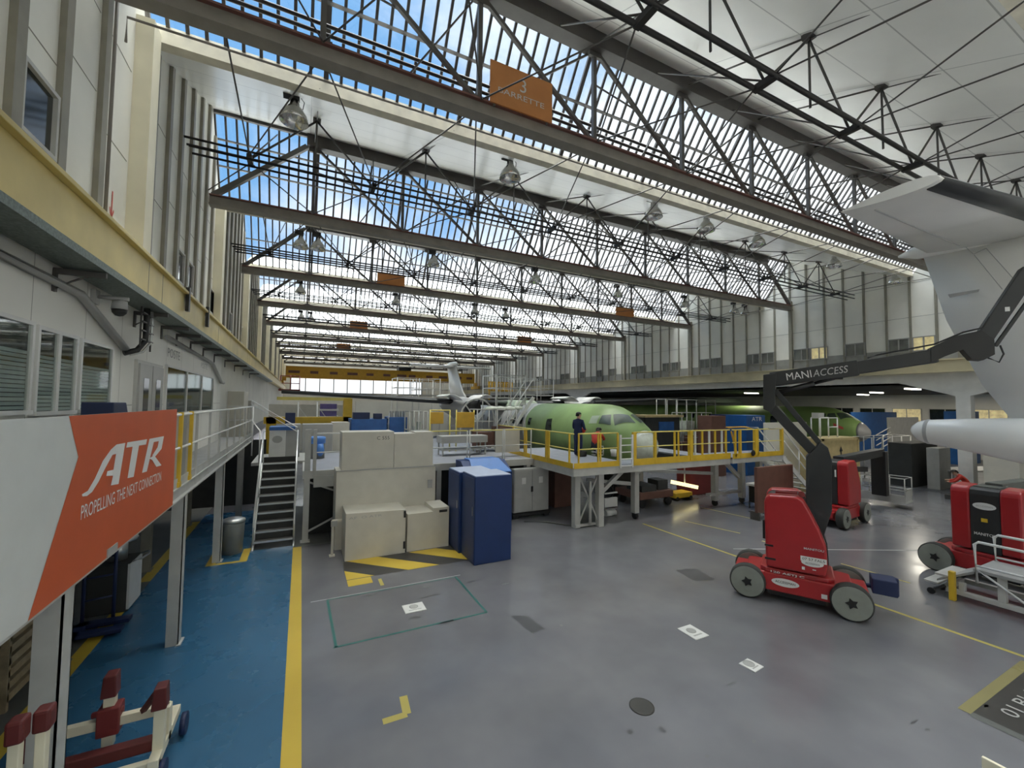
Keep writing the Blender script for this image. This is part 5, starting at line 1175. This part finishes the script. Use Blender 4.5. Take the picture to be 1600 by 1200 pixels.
for z in (0, .12, .24, .36): m.box(p.x-.18, p.y-.02, ZD+z, p.x+.18, p.y, ZD+z+.04); m.box(p.x-.18, p.y, ZD+z, p.x-.16, p.y+.3, ZD+z+.04); m.box(p.x+.16, p.y, ZD+z, p.x+.18, p.y+.3, ZD+z+.04); m.box(p.x-.18, p.y+.3, ZD+z, p.x+.18, p.y+.32, ZD+z+.04)
for x in (-.18, .0, .16): m.box(p.x+x, p.y-.02, ZD, p.x+x+.03, p.y, ZD+.40)
tag(obj('crate', m, 'white'), 'white slatted plastic crate on the dock in front of the crouching person', 'crate')
p = at_z(915, 714, ZD)
m = MB(); m.box(p.x-.2, p.y+.1, ZD, p.x+.15, p.y+.35, ZD+.22); tag(obj('tool_bag', m, 'black', bevel=.04), 'black tool bag at the feet of the standing person', 'bag')

# ------------------------------------------------------------------ floor covers
def cover(c, w, d, label, rz=0):
    t = thing('floor_cover', label, 'floor cover', (c[0], c[1], .0), rz)
    m = MB(); m.box(-w/2, -d/2, 0, w/2, d/2, .012); obj('plate', m, 'white', t)
    m = MB(); m.lathe([(.09, .012), (.09, .015), (.06, .015)], (0, .04, 0), n=18); m.box(-w*.3, -d*.3, .012, w*.3, -d*.22, .014); obj('marking', m, 'greycab', t)
    return t
cover((2.19, 8.74), .42, .36, 'white floor plate inside the green outlined rectangle')
cover((6.62, 5.62), .34, .42, 'white floor plate in the open floor, farther of the right pair')
cover((6.65, 4.51), .26, .26, 'white floor plate nearer of the right pair', .1)
m = MB(); m.lathe([(.17, 0), (.17, .012), (.15, .014)], (4.37, 4.58, 0), n=28); tag(obj('manhole_disc', m, 'asphalt'), 'dark round cover on the floor at bottom centre right', 'floor cover')

# ------------------------------------------------------------------ background things
def boxthing(name, label, cat, u0, v0, u1, v1, Y, depth, ms, z0=None, part='body', bevel=.01, group=None):
    a = at_y(u0, v0, Y); b = at_y(u1, v1, Y); zt = (a.z+at_y(u1, v0, Y).z)/2; zb = b.z if z0 is None else z0
    t = thing(name, label, cat, ((a.x+b.x)/2, Y, zb), group=group)
    m = MB(); m.box(a.x, Y, zb, b.x, Y+depth, zt); obj(part, m, ms, t, True, bevel)
    return t, (a.x, b.x, zb, zt)
# machines at the stair top
t, q = boxthing('machine_cabinet', 'pale grey machine cabinet with round emblem at the top of the stairs', 'cabinet', 421, 672, 445, 718, 17.2, .9, 'white', ZD)
m = MB(); oval(m, ((q[0]+q[1])/2, 17.195, (q[2]+q[3])/2+.2), .16, .13, (1, 0, 0), (0, 0, 1)); obj('emblem', m, 'greycab', t, True); m = MB(); m.box(q[0], 17.0, q[3], q[1]+.3, 18, q[3]+.12); obj('blue_hood', m, 'bluebox', t, True)
boxthing('machine_cabinet', 'plain grey cabinet right of the one with the emblem, at the stair top', 'cabinet', 446, 663, 468, 703, 17.4, .8, 'greycab', ZD)
boxthing('leaning_board', 'dark leaning panel on top of the grey machines behind the stairs', 'panel', 446, 645, 461, 662, 19.5, .15, 'navy', None)
t = thing('barrel', 'blue rimmed drum with hanging blue bag on the platform behind the white rail', 'barrel', tuple(at_z(494, 716, ZD)))
m = MB(); m.lathe([(.28, 0), (.29, .55), (.28, .62)], (0, 0, 0), n=22); obj('drum', m, 'bin', t); m = MB(); m.lathe([(.30, .55), (.31, .72), (.30, .78), (.26, .80)], (0, 0, 0), n=22); m.lathe([(.05, .1), (.14, .25), (.1, .55)], (.12, -.26, 0), n=12); obj('blue_liner', m, 'bluelid', t)
t, q = boxthing('tool_chest', 'low dark blue container left of its twin, above the beige enclosure', 'container', 549, 655, 604, 676, 20, 1.4, 'bluebox', ZD)
m = MB(); m.box(q[0]+.1, 20.1, q[3], q[0]+.8, 20.6, q[3]+.3); m.box(q[0]+1.0, 20.1, q[3], q[1]-.2, 20.5, q[3]+.25); obj('stowed_tools', m, 'navy', t, True)
t, q = boxthing('tool_chest', 'dark blue container with white lettering above the beige enclosure, right one', 'container', 609, 652, 636, 676, 20, 1.4, 'bluebox', ZD)
text('lettering', '15', 'ink', t, (q[0]+.35, 19.99, q[2]+.35), (1, 0, 0), (0, 0, 1), height=.2)
m = MB()
for i in range(6): m.box(q[0]+.1+i*.12, 20.2, q[3], q[0]+.15+i*.12, 20.6, q[3]+.28)
obj('rack', m, 'greywhite', t, True)
t = thing('step_ladder', 'small aluminium step ladder standing between the two dark blue containers', 'ladder', tuple(at_z(605, 700, ZD)))
m = MB(); m.tube((0, 0, 0), (.12, .3, 1.6), .025); m.tube((.35, 0, 0), (.30, .3, 1.6), .025)
for k in range(1, 6): m.box(.02, .05*k, k*.27, .34, .05*k+.12, k*.27+.03)
obj('front_frame', m, 'alu', t); m = MB(); m.tube((.0, .7, 0), (.12, .3, 1.6), .02); m.tube((.35, .7, 0), (.30, .3, 1.6), .02); obj('rear_frame', m, 'alu', t)
def frame_rack(label, u0, v0, u1, v1, Y, ms, fill=None, name='rack', n=2, z0=ZD, cat='rack'):
    a = at_y(u0, v0, Y); b = at_y(u1, v1, Y); x0, x1 = a.x, b.x; zt = a.z; zb = z0
    t = thing(name, label, cat, ((x0+x1)/2, Y, zb))
    m = MB()
    for i in range(n+1):
        x = x0+(x1-x0)*i/n
        for y in (Y, Y+.9): m.tube((x, y, zb), (x, y, zt), .03, 6)
    for z in (zt, (zb+zt)/2, zb+.15):
        for y in (Y, Y+.9): m.tube((x0, y, z), (x1, y, z), .025, 6)
        m.tube((x0, Y, z), (x0, Y+.9, z), .025, 6); m.tube((x1, Y, z), (x1, Y+.9, z), .025, 6)
    obj('frame', m, ms, t, True)
    if fill:
        m = MB(); w = (x1-x0)/n
        for i in range(n): m.box(x0+w*i+.08, Y+.1, zb+.2, x0+w*(i+1)-.08, Y+.8, zb+.2+(zt-zb)*(.35+.25*((i*7) % 3)/2))
        obj('load', m, fill, t, True)
    return t
frame_rack('cluttered white rack of small parts left of the amber boards', 640, 643, 668, 690, 19, 'greywhite', 'foil', n=4)
t, q = boxthing('amber_board', 'amber yellow board on a yellow frame, left one of two above the railing', 'board', 673, 644, 693, 662, 17.5, .12, 'amber', None)
m = MB(); m.tube((q[0], 17.56, ZD), (q[0], 17.56, q[3]+.1), .03); m.tube((q[1]+.3, 17.56, ZD), (q[1]+.3, 17.56, q[3]+.1), .03); m.tube((q[0], 17.56, q[3]+.08), (q[1]+.3, 17.56, q[3]+.08), .025); obj('yellow_stand', m, 'paleyellow', t, True)
t, q = boxthing('amber_board', 'amber yellow board with a slanted corner, right one of two above the railing', 'board', 714, 644, 741, 668, 17.5, .12, 'amber', None)
m = MB(); m.tube((q[0], 17.56, ZD), (q[0], 17.56, q[3]+.1), .03); m.tube((q[1], 17.56, ZD), (q[1], 17.56, q[3]+.1), .03); obj('yellow_stand', m, 'paleyellow', t, True)
t, q = boxthing('parts_trolley', 'grey wheeled workbench behind the white platform railing', 'trolley', 690, 692, 762, 698, 16, .7, 'greycab', ZD+.78)
m = MB()
for x in (q[0]+.05, q[1]-.1):
    for y in (16.05, 16.6): m.box(x, y, ZD, x+.05, y+.05, ZD+.78)
m.box(q[0]+.05, 16.1, ZD+.2, q[1]-.05, 16.6, ZD+.25); obj('legs_and_shelf', m, 'greycab', t, True)
frame_rack('dark grey framed rack with brown loads left of the green fuselage', 746, 640, 806, 700, 16.8, 'greycab', 'brown', n=2)
boxthing('storage_board', 'beige board panel hung on the railing left of the yellow dock', 'panel', 775, 670, 812, 706, 15.2, .08, 'beige', ZD+.15)
t = thing('plastic_bundle', 'white plastic sheets lying on top of the grey framed rack', 'sheet', tuple(at_y(790, 640, 17.1)))
m = MB()
for i in range(4): m.lathe([(.02, -.02), (.35-.04*i, 0), (.25, .12), (.02, .16)], (-.7+i*.45, .1*(i % 2), 0), n=12)
obj('folds', m, 'foil', t)
# yellow gantry and things at far left
t = thing('yellow_gantry', 'yellow gantry with low beam beyond the staircase at left', 'gantry', (.5, 22.5, 0))
A = at_y(412, 652, 22.5); B = at_y(548, 661, 22.5); C_ = at_y(541, 623, 22.5)
m = MB(); m.box(A.x, 22.5, B.z, B.x, 22.9, A.z); obj('beam', m, 'yellow', t, True)
for x, zt in ((B.x-.15, C_.z), (A.x+.3, A.z)):
    m = MB(); m.box(x-.2, 22.5, ZD if x > .1 else 0, x+.2, 22.9, zt); obj('column', m, 'yellow', t, True)
m = MB(); m.box(A.x+.5, 22.6, C_.z-.1, B.x, 22.8, C_.z+.05); obj('top_rail', m, 'paleyellow', t, True)
t, q = boxthing('box_stack', 'stack of purple and white boxes beyond the yellow gantry', 'boxes', 501, 631, 526, 650, 29, .8, 'purple', None)
m = MB(); m.box(q[0]-.1, 28.95, (q[2]+q[3])/2-.06, q[1]+.1, 29.8, (q[2]+q[3])/2+.06); obj('white_shelf', m, 'white', t, True); m = MB(); m.box(q[0]-.1, 28.95, 0, q[0], 29.8, q[2]); m.box(q[1], 28.95, 0, q[1]+.1, 29.8, q[2]); obj('leg', m, 'greywhite', t, True)
boxthing('partition', 'long beige partition wall in the far left background below the dark wing', 'partition', 420, 632, 545, 660, 40, .3, 'beige', 0)
boxthing('partition', 'grey beige partition in the background behind the blue containers', 'partition', 556, 628, 700, 660, 34, .3, 'panel_cool', 0)
for i, (u0, lb) in enumerate(((466, 'left of the two white scaffold ladders beyond the gantry'), (496, 'right of the two white scaffold ladders beyond the gantry'))):
    a = at_y(u0, 628, 27.5)
    t = thing('scaffold_ladder', lb, 'ladder', (a.x, 27.5, 0)); m = MB()
    m.tube((a.x, 27.5, 0), (a.x, 27.5, a.z), .04, 6); m.beam((a.x+.05, 27.5, a.z-.3), (a.x+.9, 27.5, a.z-1.5), .04); obj('frame', m, 'white', t, True)
t, q = boxthing('grey_console', 'grey console box behind the white rail left of the beige enclosure', 'console', 473, 663, 520, 676, 19, 1.0, 'greycab', ZD)
boxthing('cable_box', 'beige cabinet beyond the grey console, left of the dark blue containers', 'cabinet', 519, 660, 546, 676, 19.5, .9, 'beige', ZD)
# docking scaffold around the engine and the wing
def scaffold(label, x0, x1, Y0, Y1, z0, z1, stairs=True, ms='white'):
    t = thing('docking_scaffold', label, 'scaffold', ((x0+x1)/2, Y0, 0)); m = MB()
    for x in (x0, (x0+x1)/2, x1):
        for y in (Y0, Y1): m.tube((x, y, 0), (x, y, z1), .035, 6)
    obj('posts', m, ms, t, True); m = MB()
    for z in (z0+.5, z1):
        m.path([(x0, Y0, z), (x1, Y0, z), (x1, Y1, z), (x0, Y1, z), (x0, Y0, z)], .028, 6)
    for i in range(8): x = x0+(x1-x0)*i/7; m.tube((x, Y0, z0), (x, Y0, z1), .018, 6)
    obj('guard_rail', m, ms, t, True); m = MB(); m.box(x0, Y0, z0-.08, x1, Y1, z0); obj('deck', m, 'greywhite', t, True)
    if stairs:
        m = MB(); 
        for y in (Y0-.1, Y0-.9):
            m.beam((x1, y, z0), (x1-2.6, y, 1.0), .08, .16); m.tube((x1, y, z0+1), (x1-2.6, y, 2.0), .03)
        for k in range(9): a = k/9; m.box(x1-2.6*a-.12, Y0-.9, z0-(z0-1)*a-.03, x1-2.6*a+.12, Y0-.1, z0-(z0-1)*a)
        obj('stair_flight', m, ms, t, True)
    return t
scaffold('white railed docking scaffold with stairs left above the green fuselage', 9.3, 11.1, 20.5, 22.3, 4.55, 5.75)
scaffold('white tube docking scaffold above the wing roots, beyond the green fuselage', 14.5, 17.4, 27.6, 29.5, 4.9, 6.1, False)
scaffold('white docking rails around the distant tail fin', 8.6, 11.4, 35.0, 37.0, 4.8, 6.0, False)
scaffold('white docking rails left of the engine, beyond the dark wing', 6.2, 9.4, 31.0, 33.0, 4.8, 6.0, False)
a = at_y(765, 596, 34); b = at_y(800, 612, 34)
m = MB()
for i in range(9): x = a.x+(b.x-a.x)*i/8; m.box(x-.1, 34, b.z, x+.06, 34.1, a.z)
m.box(a.x, 34, a.z-.08, b.x, 34.1, a.z); m.box(a.x, 34, b.z, b.x, 34.1, b.z+.08); m.box(a.x, 34.1, 0, a.x+.1, 34.2, a.z); m.box(b.x-.1, 34.1, 0, b.x, 34.2, a.z)
tag(obj('yellow_gate_panel', m, 'amber'), 'yellow slatted gate panel high beyond the engine scaffold', 'panel')
t = thing('engine_yoke', 'white arched tube yoke in front of the left engine', 'stand', (8.7, 21.6, 0))
m = MB(); pts = []
for k in range(13): a = PI*k/12; pts.append((8.7-1.0*math.cos(a), 21.6, 3.3+1.15*math.sin(a)))
m.path([(7.7, 21.6, 0)]+pts+[(9.7, 21.6, 0)], .05, 8); m.beam((8.0, 21.6, 4.1), (8.7, 21.6, 3.2), .06); m.beam((9.4, 21.6, 4.1), (8.7, 21.6, 3.2), .06); m.beam((7.7, 21.6, 3.2), (9.7, 21.6, 3.2), .07); obj('tube', m, 'white', t, True)
# right background
t, q = boxthing('work_bench', 'long brown work bench with shelves right of the green nose', 'bench', 1008, 652, 1062, 680, 21, 1, 'dark', 0)
m = MB(); m.box(q[0]-.2, 20.8, q[3], q[1]+.2, 22.2, q[3]+.15); obj('bench_top', m, 'wood', t, True)
m = MB(); m.box(q[0]+1.2, 20.95, q[3]-.9, q[0]+2.6, 21.0, q[3]-.3); obj('bin_row', m, 'bluebox', t, True)
frame_rack('brown shelving full of parts between the bench and the blue skip', 1065, 645, 1112, 690, 22, 'greycab', 'brown', n=3, z0=0)
frame_rack('pale rack of cable coils behind the brown shelving', 1040, 624, 1118, 660, 23.2, 'greywhite', 'foil', n=5, z0=0)
boxthing('brown_container', 'brown container beyond the yellow dock, left of the bright blue skip', 'container', 1112, 650, 1134, 668, 17, 1, 'brown', 0)
boxthing('blue_container', 'dull dark blue container between the brown one and the bright blue skip', 'container', 1134, 648, 1158, 668, 19, 1.2, 'navy', 0)
t, q = boxthing('blue_skip', 'bright blue skip left of the boom knuckle, under the green fuselage', 'container', 1166, 649, 1196, 690, 16.5, 1.4, 'bluebright', 0) if 'bluebright' in M else (None, None)
if t is None:
    M['bluebright'] = mat('bright_blue_skip', (.012, .10, .33), .5)
    t, q = boxthing('blue_skip', 'bright blue skip left of the boom knuckle, under the green fuselage', 'container', 1166, 649, 1196, 690, 16.5, 1.4, 'bluebright', 0)
text('lettering', 'ATR', 'ink', t, (q[0]+.5, 16.49, q[3]-.35), (1, 0, 0), (0, 0, 1), width=1.0, height=.25)
boxthing('grey_screen', 'large grey beige screen wall behind the dock stairs and boom', 'screen', 1196, 660, 1262, 735, 13.2, .12, 'panel_cool', 0)
t, q = boxthing('brown_board', 'dark brown board leaning behind the foreground boom lift', 'board', 1183, 728, 1240, 775, 9.9, .12, 'brown', .25)
m = MB(); m.box(q[0], 9.85, 0, q[0]+.08, 10.2, .3); m.box(q[1]-.08, 9.85, 0, q[1], 10.2, .3); obj('foot', m, 'steel', t, True)
t = thing('side_table', 'small white topped table with black cloth left of the foreground boom lift', 'table', tuple(at_z(1188, 795, 0)))
m = MB(); m.box(-.36, -.36, .92, .36, .36, 1.02); obj('top', m, 'white', t, False, .01); m = MB(); m.box(-.30, -.30, .25, .30, .30, .92); obj('black_cloth', m, 'black', t, False, .03)
m = MB()
for x in (-.3, .26):
    for y in (-.3, .26): m.box(x, y, 0, x+.04, y+.04, .3)
obj('leg', m, 'black', t)
t, q = boxthing('shipping_crate', 'large plywood crate with an up arrow behind the second lift', 'crate', 1284, 684, 1342, 730, 11.2, 1.0, 'wood', 0)
m = MB(); xm = (q[0]+q[1])/2; z = q[3]-.95
m.quad((xm-.05, 11.19, z), (xm+.05, 11.19, z), (xm+.05, 11.19, z+.35), (xm-.05, 11.19, z+.35)); m.quad((xm-.16, 11.19, z+.3), (xm+.16, 11.19, z+.3), (xm, 11.19, z+.55)); obj('arrow_mark', m, 'inkblack', t, True)
m = MB()
for x in (q[0], q[1]-.12): m.box(x, 11.15, 0, x+.12, 11.2, q[3])
m.box(q[0], 11.15, q[3]-.12, q[1], 11.2, q[3]); obj('batten', m, 'wood', t, True)
t = thing('white_desk', 'white stool frame with pale box standing on the plywood crate', 'frame', tuple(at_y(1284, 684, 11.5)))
m = MB()
for x in (-.1, .6, 1.4):
    for y in (0, .4): m.tube((x, y, 0), (x, y, .95), .03, 6)
for y in (0, .4): m.tube((-.1, y, .95), (1.4, y, .95), .03, 6)
m.tube((.6, 0, .5), (1.4, 0, .5), .03, 6); obj('frame', m, 'white', t); m = MB(); m.box(-.15, .05, .95, .35, .35, 1.2); obj('pale_box', m, 'greywhite', t)
frame_rack('white tube access stairs frame beside the plywood crate', 1362, 684, 1424, 730, 12.3, 'white', None, n=4, z0=0, name='access_frame', cat='frame')
t, q = boxthing('blue_hoarding', 'blue hoarding panel behind the grey nose in the right aisle', 'panel', 1330, 644, 1402, 676, 18.5, .1, 'bluebright', 0)
t, q = boxthing('grey_hoarding', 'pale grey barrier panel between blue hoarding and white tail cone', 'panel', 1388, 652, 1436, 680, 14.5, .1, 'greywhite', 0)
m = MB()
for k in range(4): m.tube((q[0]-2, 14.4, 1.3+k*.35), (q[0], 14.4, 1.8+k*.35), .03, 6)
obj('handrail', m, 'white', t, True)
t, q = boxthing('blue_bin', 'blue bin beside the white aisle column at far right', 'bin', 1503, 643, 1530, 656, 13, 1.0, 'bluebright', 0)
A = at_y(1530, 652, 15); B = at_y(1560, 616, 15)
t = thing('covered_machine', 'white covered machine beyond the aisle column, partly behind the white fin', 'machine', (A.x+2, 15, 0))
m = MB(); m.box(A.x+.4, 15, 1.6, A.x+4.2, 17, B.z); obj('cover', m, 'white', t, True, .25)
m = MB(); m.box(A.x, 14.9, .0, A.x+4.4, 17.1, 1.6); m.box(A.x, 14.9, 1.6, A.x+1.0, 15, 3.4); obj('lower_body', m, 'dark', t, True, .05)

# white table in the aisle at right
t = thing('long_table', 'long white topped table at far right above the lift turret', 'table', (32, 8.8, 0))
m = MB(); m.prism([(30.3, 9.3, .88), (34.8, 8.1, .88), (35.2, 9.3, .88), (30.8, 10.5, .88)], (0, 0, .07)); obj('top', m, 'white', t, True)
for x, y in ((30.5, 9.4), (34.6, 8.3), (35.0, 9.2), (30.9, 10.3)):
    m = MB(); m.box(x-.04, y-.04, 0, x+.04, y+.04, .88); obj('leg', m, 'greywhite', t, True)
boxthing('void_block', 'dark block standing in for the black void below the white tail cone', 'rack', 1424, 692, 1466, 735, 10.5, 1.0, 'dark', 0)  # solid dark block in place of a shaded void
boxthing('white_locker', 'white locker with dark poster right of the dark void block, under the tail cone', 'locker', 1467, 700, 1486, 738, 9.6, .5, 'greywhite', 0)
boxthing('beige_locker', 'beige cupboard at the right edge under the tail cone', 'locker', 1592, 712, 1640, 740, 6.0, 1.0, 'beige', 0)
# under the docks
t = thing('strip_lamp', 'lit yellowish strip lamp hanging under the nose dock', 'lamp', (15.0, 14.0, 1.2))
A = at_y(1050, 753, 13.6); B = at_y(1089, 762, 13.6)
m = MB(); m.beam(A, B+V((0, 0, .02)), .14, .16); obj('tube', m, 'tubelamp', t, True)
m = MB(); c = (A+B)/2; m.tube(c, (c.x, c.y, ZD-.08), .03, 6); obj('hanger', m, 'white', t, True)
t, q = boxthing('low_skid', 'small yellow box on wheels under the nose dock, below the strip lamp', 'box', 1056, 770, 1082, 783, 13.4, .6, 'yellow', .12)
m = MB()
for x in (q[0]+.1, q[1]-.1): m.tube((x, 13.38, .09), (x, 13.9, .09), .09, 12)
obj('wheel', m, 'black', t, True)
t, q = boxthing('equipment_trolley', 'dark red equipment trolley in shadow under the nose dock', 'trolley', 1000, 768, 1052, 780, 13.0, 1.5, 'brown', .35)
m = MB(); m.box(q[0]+.2, 13.1, q[3], q[0]+1.0, 14.0, q[3]+.25); m.box(q[0]+1.2, 13.2, q[3], q[1]-.1, 13.8, q[3]+.4); obj('load', m, 'dark', t, True)
for x in (q[0]+.2, q[1]-.2):
    m = MB(); m.tube((x, 13.05, .17), (x, 13.2, .17), .17, 14); m.tube((x, 14.2, .17), (x, 14.35, .17), .17, 14); obj('wheel', m, 'black', t, True)
t, q = boxthing('tow_dolly', 'white wheeled dolly standing behind the crossed legs of the dock', 'dolly', 945, 778, 965, 800, 12.6, .1, 'white', .3)
m = MB(); m.box(q[0], 12.6, .3, q[1], 13.2, .36); m.box(q[0], 12.6, .85, q[1], 12.66, .9); m.tube((q[0]+.1, 12.7, .12), (q[1]-.05, 12.7, .12), .12, 12); obj('frame', m, 'white', t, True)
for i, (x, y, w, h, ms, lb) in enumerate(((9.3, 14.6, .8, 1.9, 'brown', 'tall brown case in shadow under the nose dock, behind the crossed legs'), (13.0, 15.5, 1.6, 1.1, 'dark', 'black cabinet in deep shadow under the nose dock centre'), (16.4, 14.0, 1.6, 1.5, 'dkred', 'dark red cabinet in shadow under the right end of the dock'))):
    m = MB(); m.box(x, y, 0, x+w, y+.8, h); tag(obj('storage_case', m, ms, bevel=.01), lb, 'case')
# distant wall clutter at left beyond the mezzanine
for i, (y, z0, z1, ms, lb) in enumerate(((21.5, 2.2, 4.6, 'beige', 'tall beige cupboard against the left wall just beyond the mezzanine'), (24.5, 0, 4.2, 'greycab', 'grey cupboard against the left wall beyond the beige one'))):
    m = MB(); m.box(XL, y, 0, XL+.6, y+1.6, z1); tag(obj('wall_cupboard', m, ms, bevel=.01), lb, 'cupboard')
t = thing('wall_platform', 'red and white service platform under the far left end of the crane', 'platform', (-2, 66, 5)); m = MB(); m.box(-2.8, 64, 5.6, -.2, 67, 5.8); obj('deck', m, 'dkred', t, True)
m = MB()
for x in (-2.6, -1.4, -.3): m.tube((x, 64, 5.8), (x, 64, 7.6), .06, 6)
for z in (6.6, 7.6): m.tube((-2.6, 64, z), (-.3, 64, z), .06, 6)
obj('rails', m, 'dkred', t, True)
for i, (y, x) in enumerate(((9.5, 40), (16.5, 40), (12, 33.5), (20, 46), (13, 46), (24, 36))):  # several of these strips are added to brighten the aisle
    m = MB(); m.box(x-.9, y-.08, 5.32, x+.9, y+.08, 5.40); tag(obj('strip_light', m, 'tubewhite'), ('added strip light under the dark aisle ceiling, nearest the white column', 'lit strip light deep in the right aisle, straight behind the first', 'lit strip light under the aisle ceiling above the nose of the right green fuselage', 'added far strip light near the aisle office windows, farther one', 'added strip light near the aisle office windows, nearer one', 'added strip light over the rear of the right green fuselage')[i], 'lamp')
    ld = bpy.data.lights.new('strip_glow', 'AREA'); ld.shape = 'RECTANGLE'; ld.size = 1.8; ld.size_y = .16; ld.energy = 60; ld.specular_factor = 0.0; ld.color = (1, .94, .8)  # area lamp added below each strip to light the aisle
    lo_ = bpy.data.objects.new('strip_glow', ld); COL.objects.link(lo_); lo_.location = (x, y, 5.30)

# ------------------------------------------------------------------ sky
w = bpy.data.worlds.new('sky'); SC.world = w; w.use_nodes = True; nt = w.node_tree
for n in list(nt.nodes): nt.nodes.remove(n)
N = nt.nodes.new; L = nt.links.new
out = N('ShaderNodeOutputWorld'); bg = N('ShaderNodeBackground'); tc = N('ShaderNodeTexCoord'); sep = N('ShaderNodeSeparateXYZ')
L(tc.outputs['Generated'], sep.inputs[0])
nz = N('ShaderNodeTexNoise'); nz.inputs['Scale'].default_value = 3.4; nz.inputs['Detail'].default_value = 7; nz.inputs['Roughness'].default_value = .55
L(tc.outputs['Generated'], nz.inputs['Vector'])
ax = N('ShaderNodeMath'); ax.operation = 'MULTIPLY_ADD'; ax.inputs[1].default_value = .50; ax.inputs[2].default_value = .0; L(sep.outputs['X'], ax.inputs[0])   # whiter toward the right
cl = N('ShaderNodeMath'); cl.operation = 'ADD'; L(nz.outputs['Fac'], cl.inputs[0]); L(ax.outputs[0], cl.inputs[1])
lowz = N('ShaderNodeMapRange'); lowz.inputs['From Min'].default_value = .42; lowz.inputs['From Max'].default_value = .12; lowz.inputs['To Max'].default_value = .45; L(sep.outputs['Z'], lowz.inputs['Value'])
cl2 = N('ShaderNodeMath'); cl2.operation = 'ADD'; L(cl.outputs[0], cl2.inputs[0]); L(lowz.outputs['Result'], cl2.inputs[1])
mr = N('ShaderNodeMapRange'); mr.interpolation_type = 'SMOOTHSTEP'; mr.inputs['From Min'].default_value = .48; mr.inputs['From Max'].default_value = .88; L(cl2.outputs[0], mr.inputs['Value'])
mix = N('ShaderNodeMix'); mix.data_type = 'RGBA'; L(mr.outputs['Result'], mix.inputs['Factor'])
mix.inputs['A'].default_value = (.17, .37, .66, 1); mix.inputs['B'].default_value = (.98, .98, 1.0, 1)
zen = N('ShaderNodeMapRange'); zen.interpolation_type = 'SMOOTHSTEP'; zen.inputs['From Min'].default_value = .70; zen.inputs['From Max'].default_value = .98; L(sep.outputs['Z'], zen.inputs['Value'])
mixz = N('ShaderNodeMix'); mixz.data_type = 'RGBA'; L(zen.outputs['Result'], mixz.inputs['Factor']); L(mix.outputs['Result'], mixz.inputs['A']); mixz.inputs['B'].default_value = (1, .95, .86, 1)
el = N('ShaderNodeMapRange'); el.interpolation_type = 'SMOOTHSTEP'; el.inputs['From Min'].default_value = .70; el.inputs['From Max'].default_value = 1.0; el.inputs['To Min'].default_value = 1.0; el.inputs['To Max'].default_value = 21.0; L(sep.outputs['Z'], el.inputs['Value'])
L(mixz.outputs['Result'], bg.inputs['Color']); L(el.outputs['Result'], bg.inputs['Strength'])
L(bg.outputs[0], out.inputs[0])
SC.cycles.max_bounces = 10; SC.cycles.diffuse_bounces = 6; SC.cycles.transparent_max_bounces = 16
SC.cycles.sample_clamp_indirect = 8
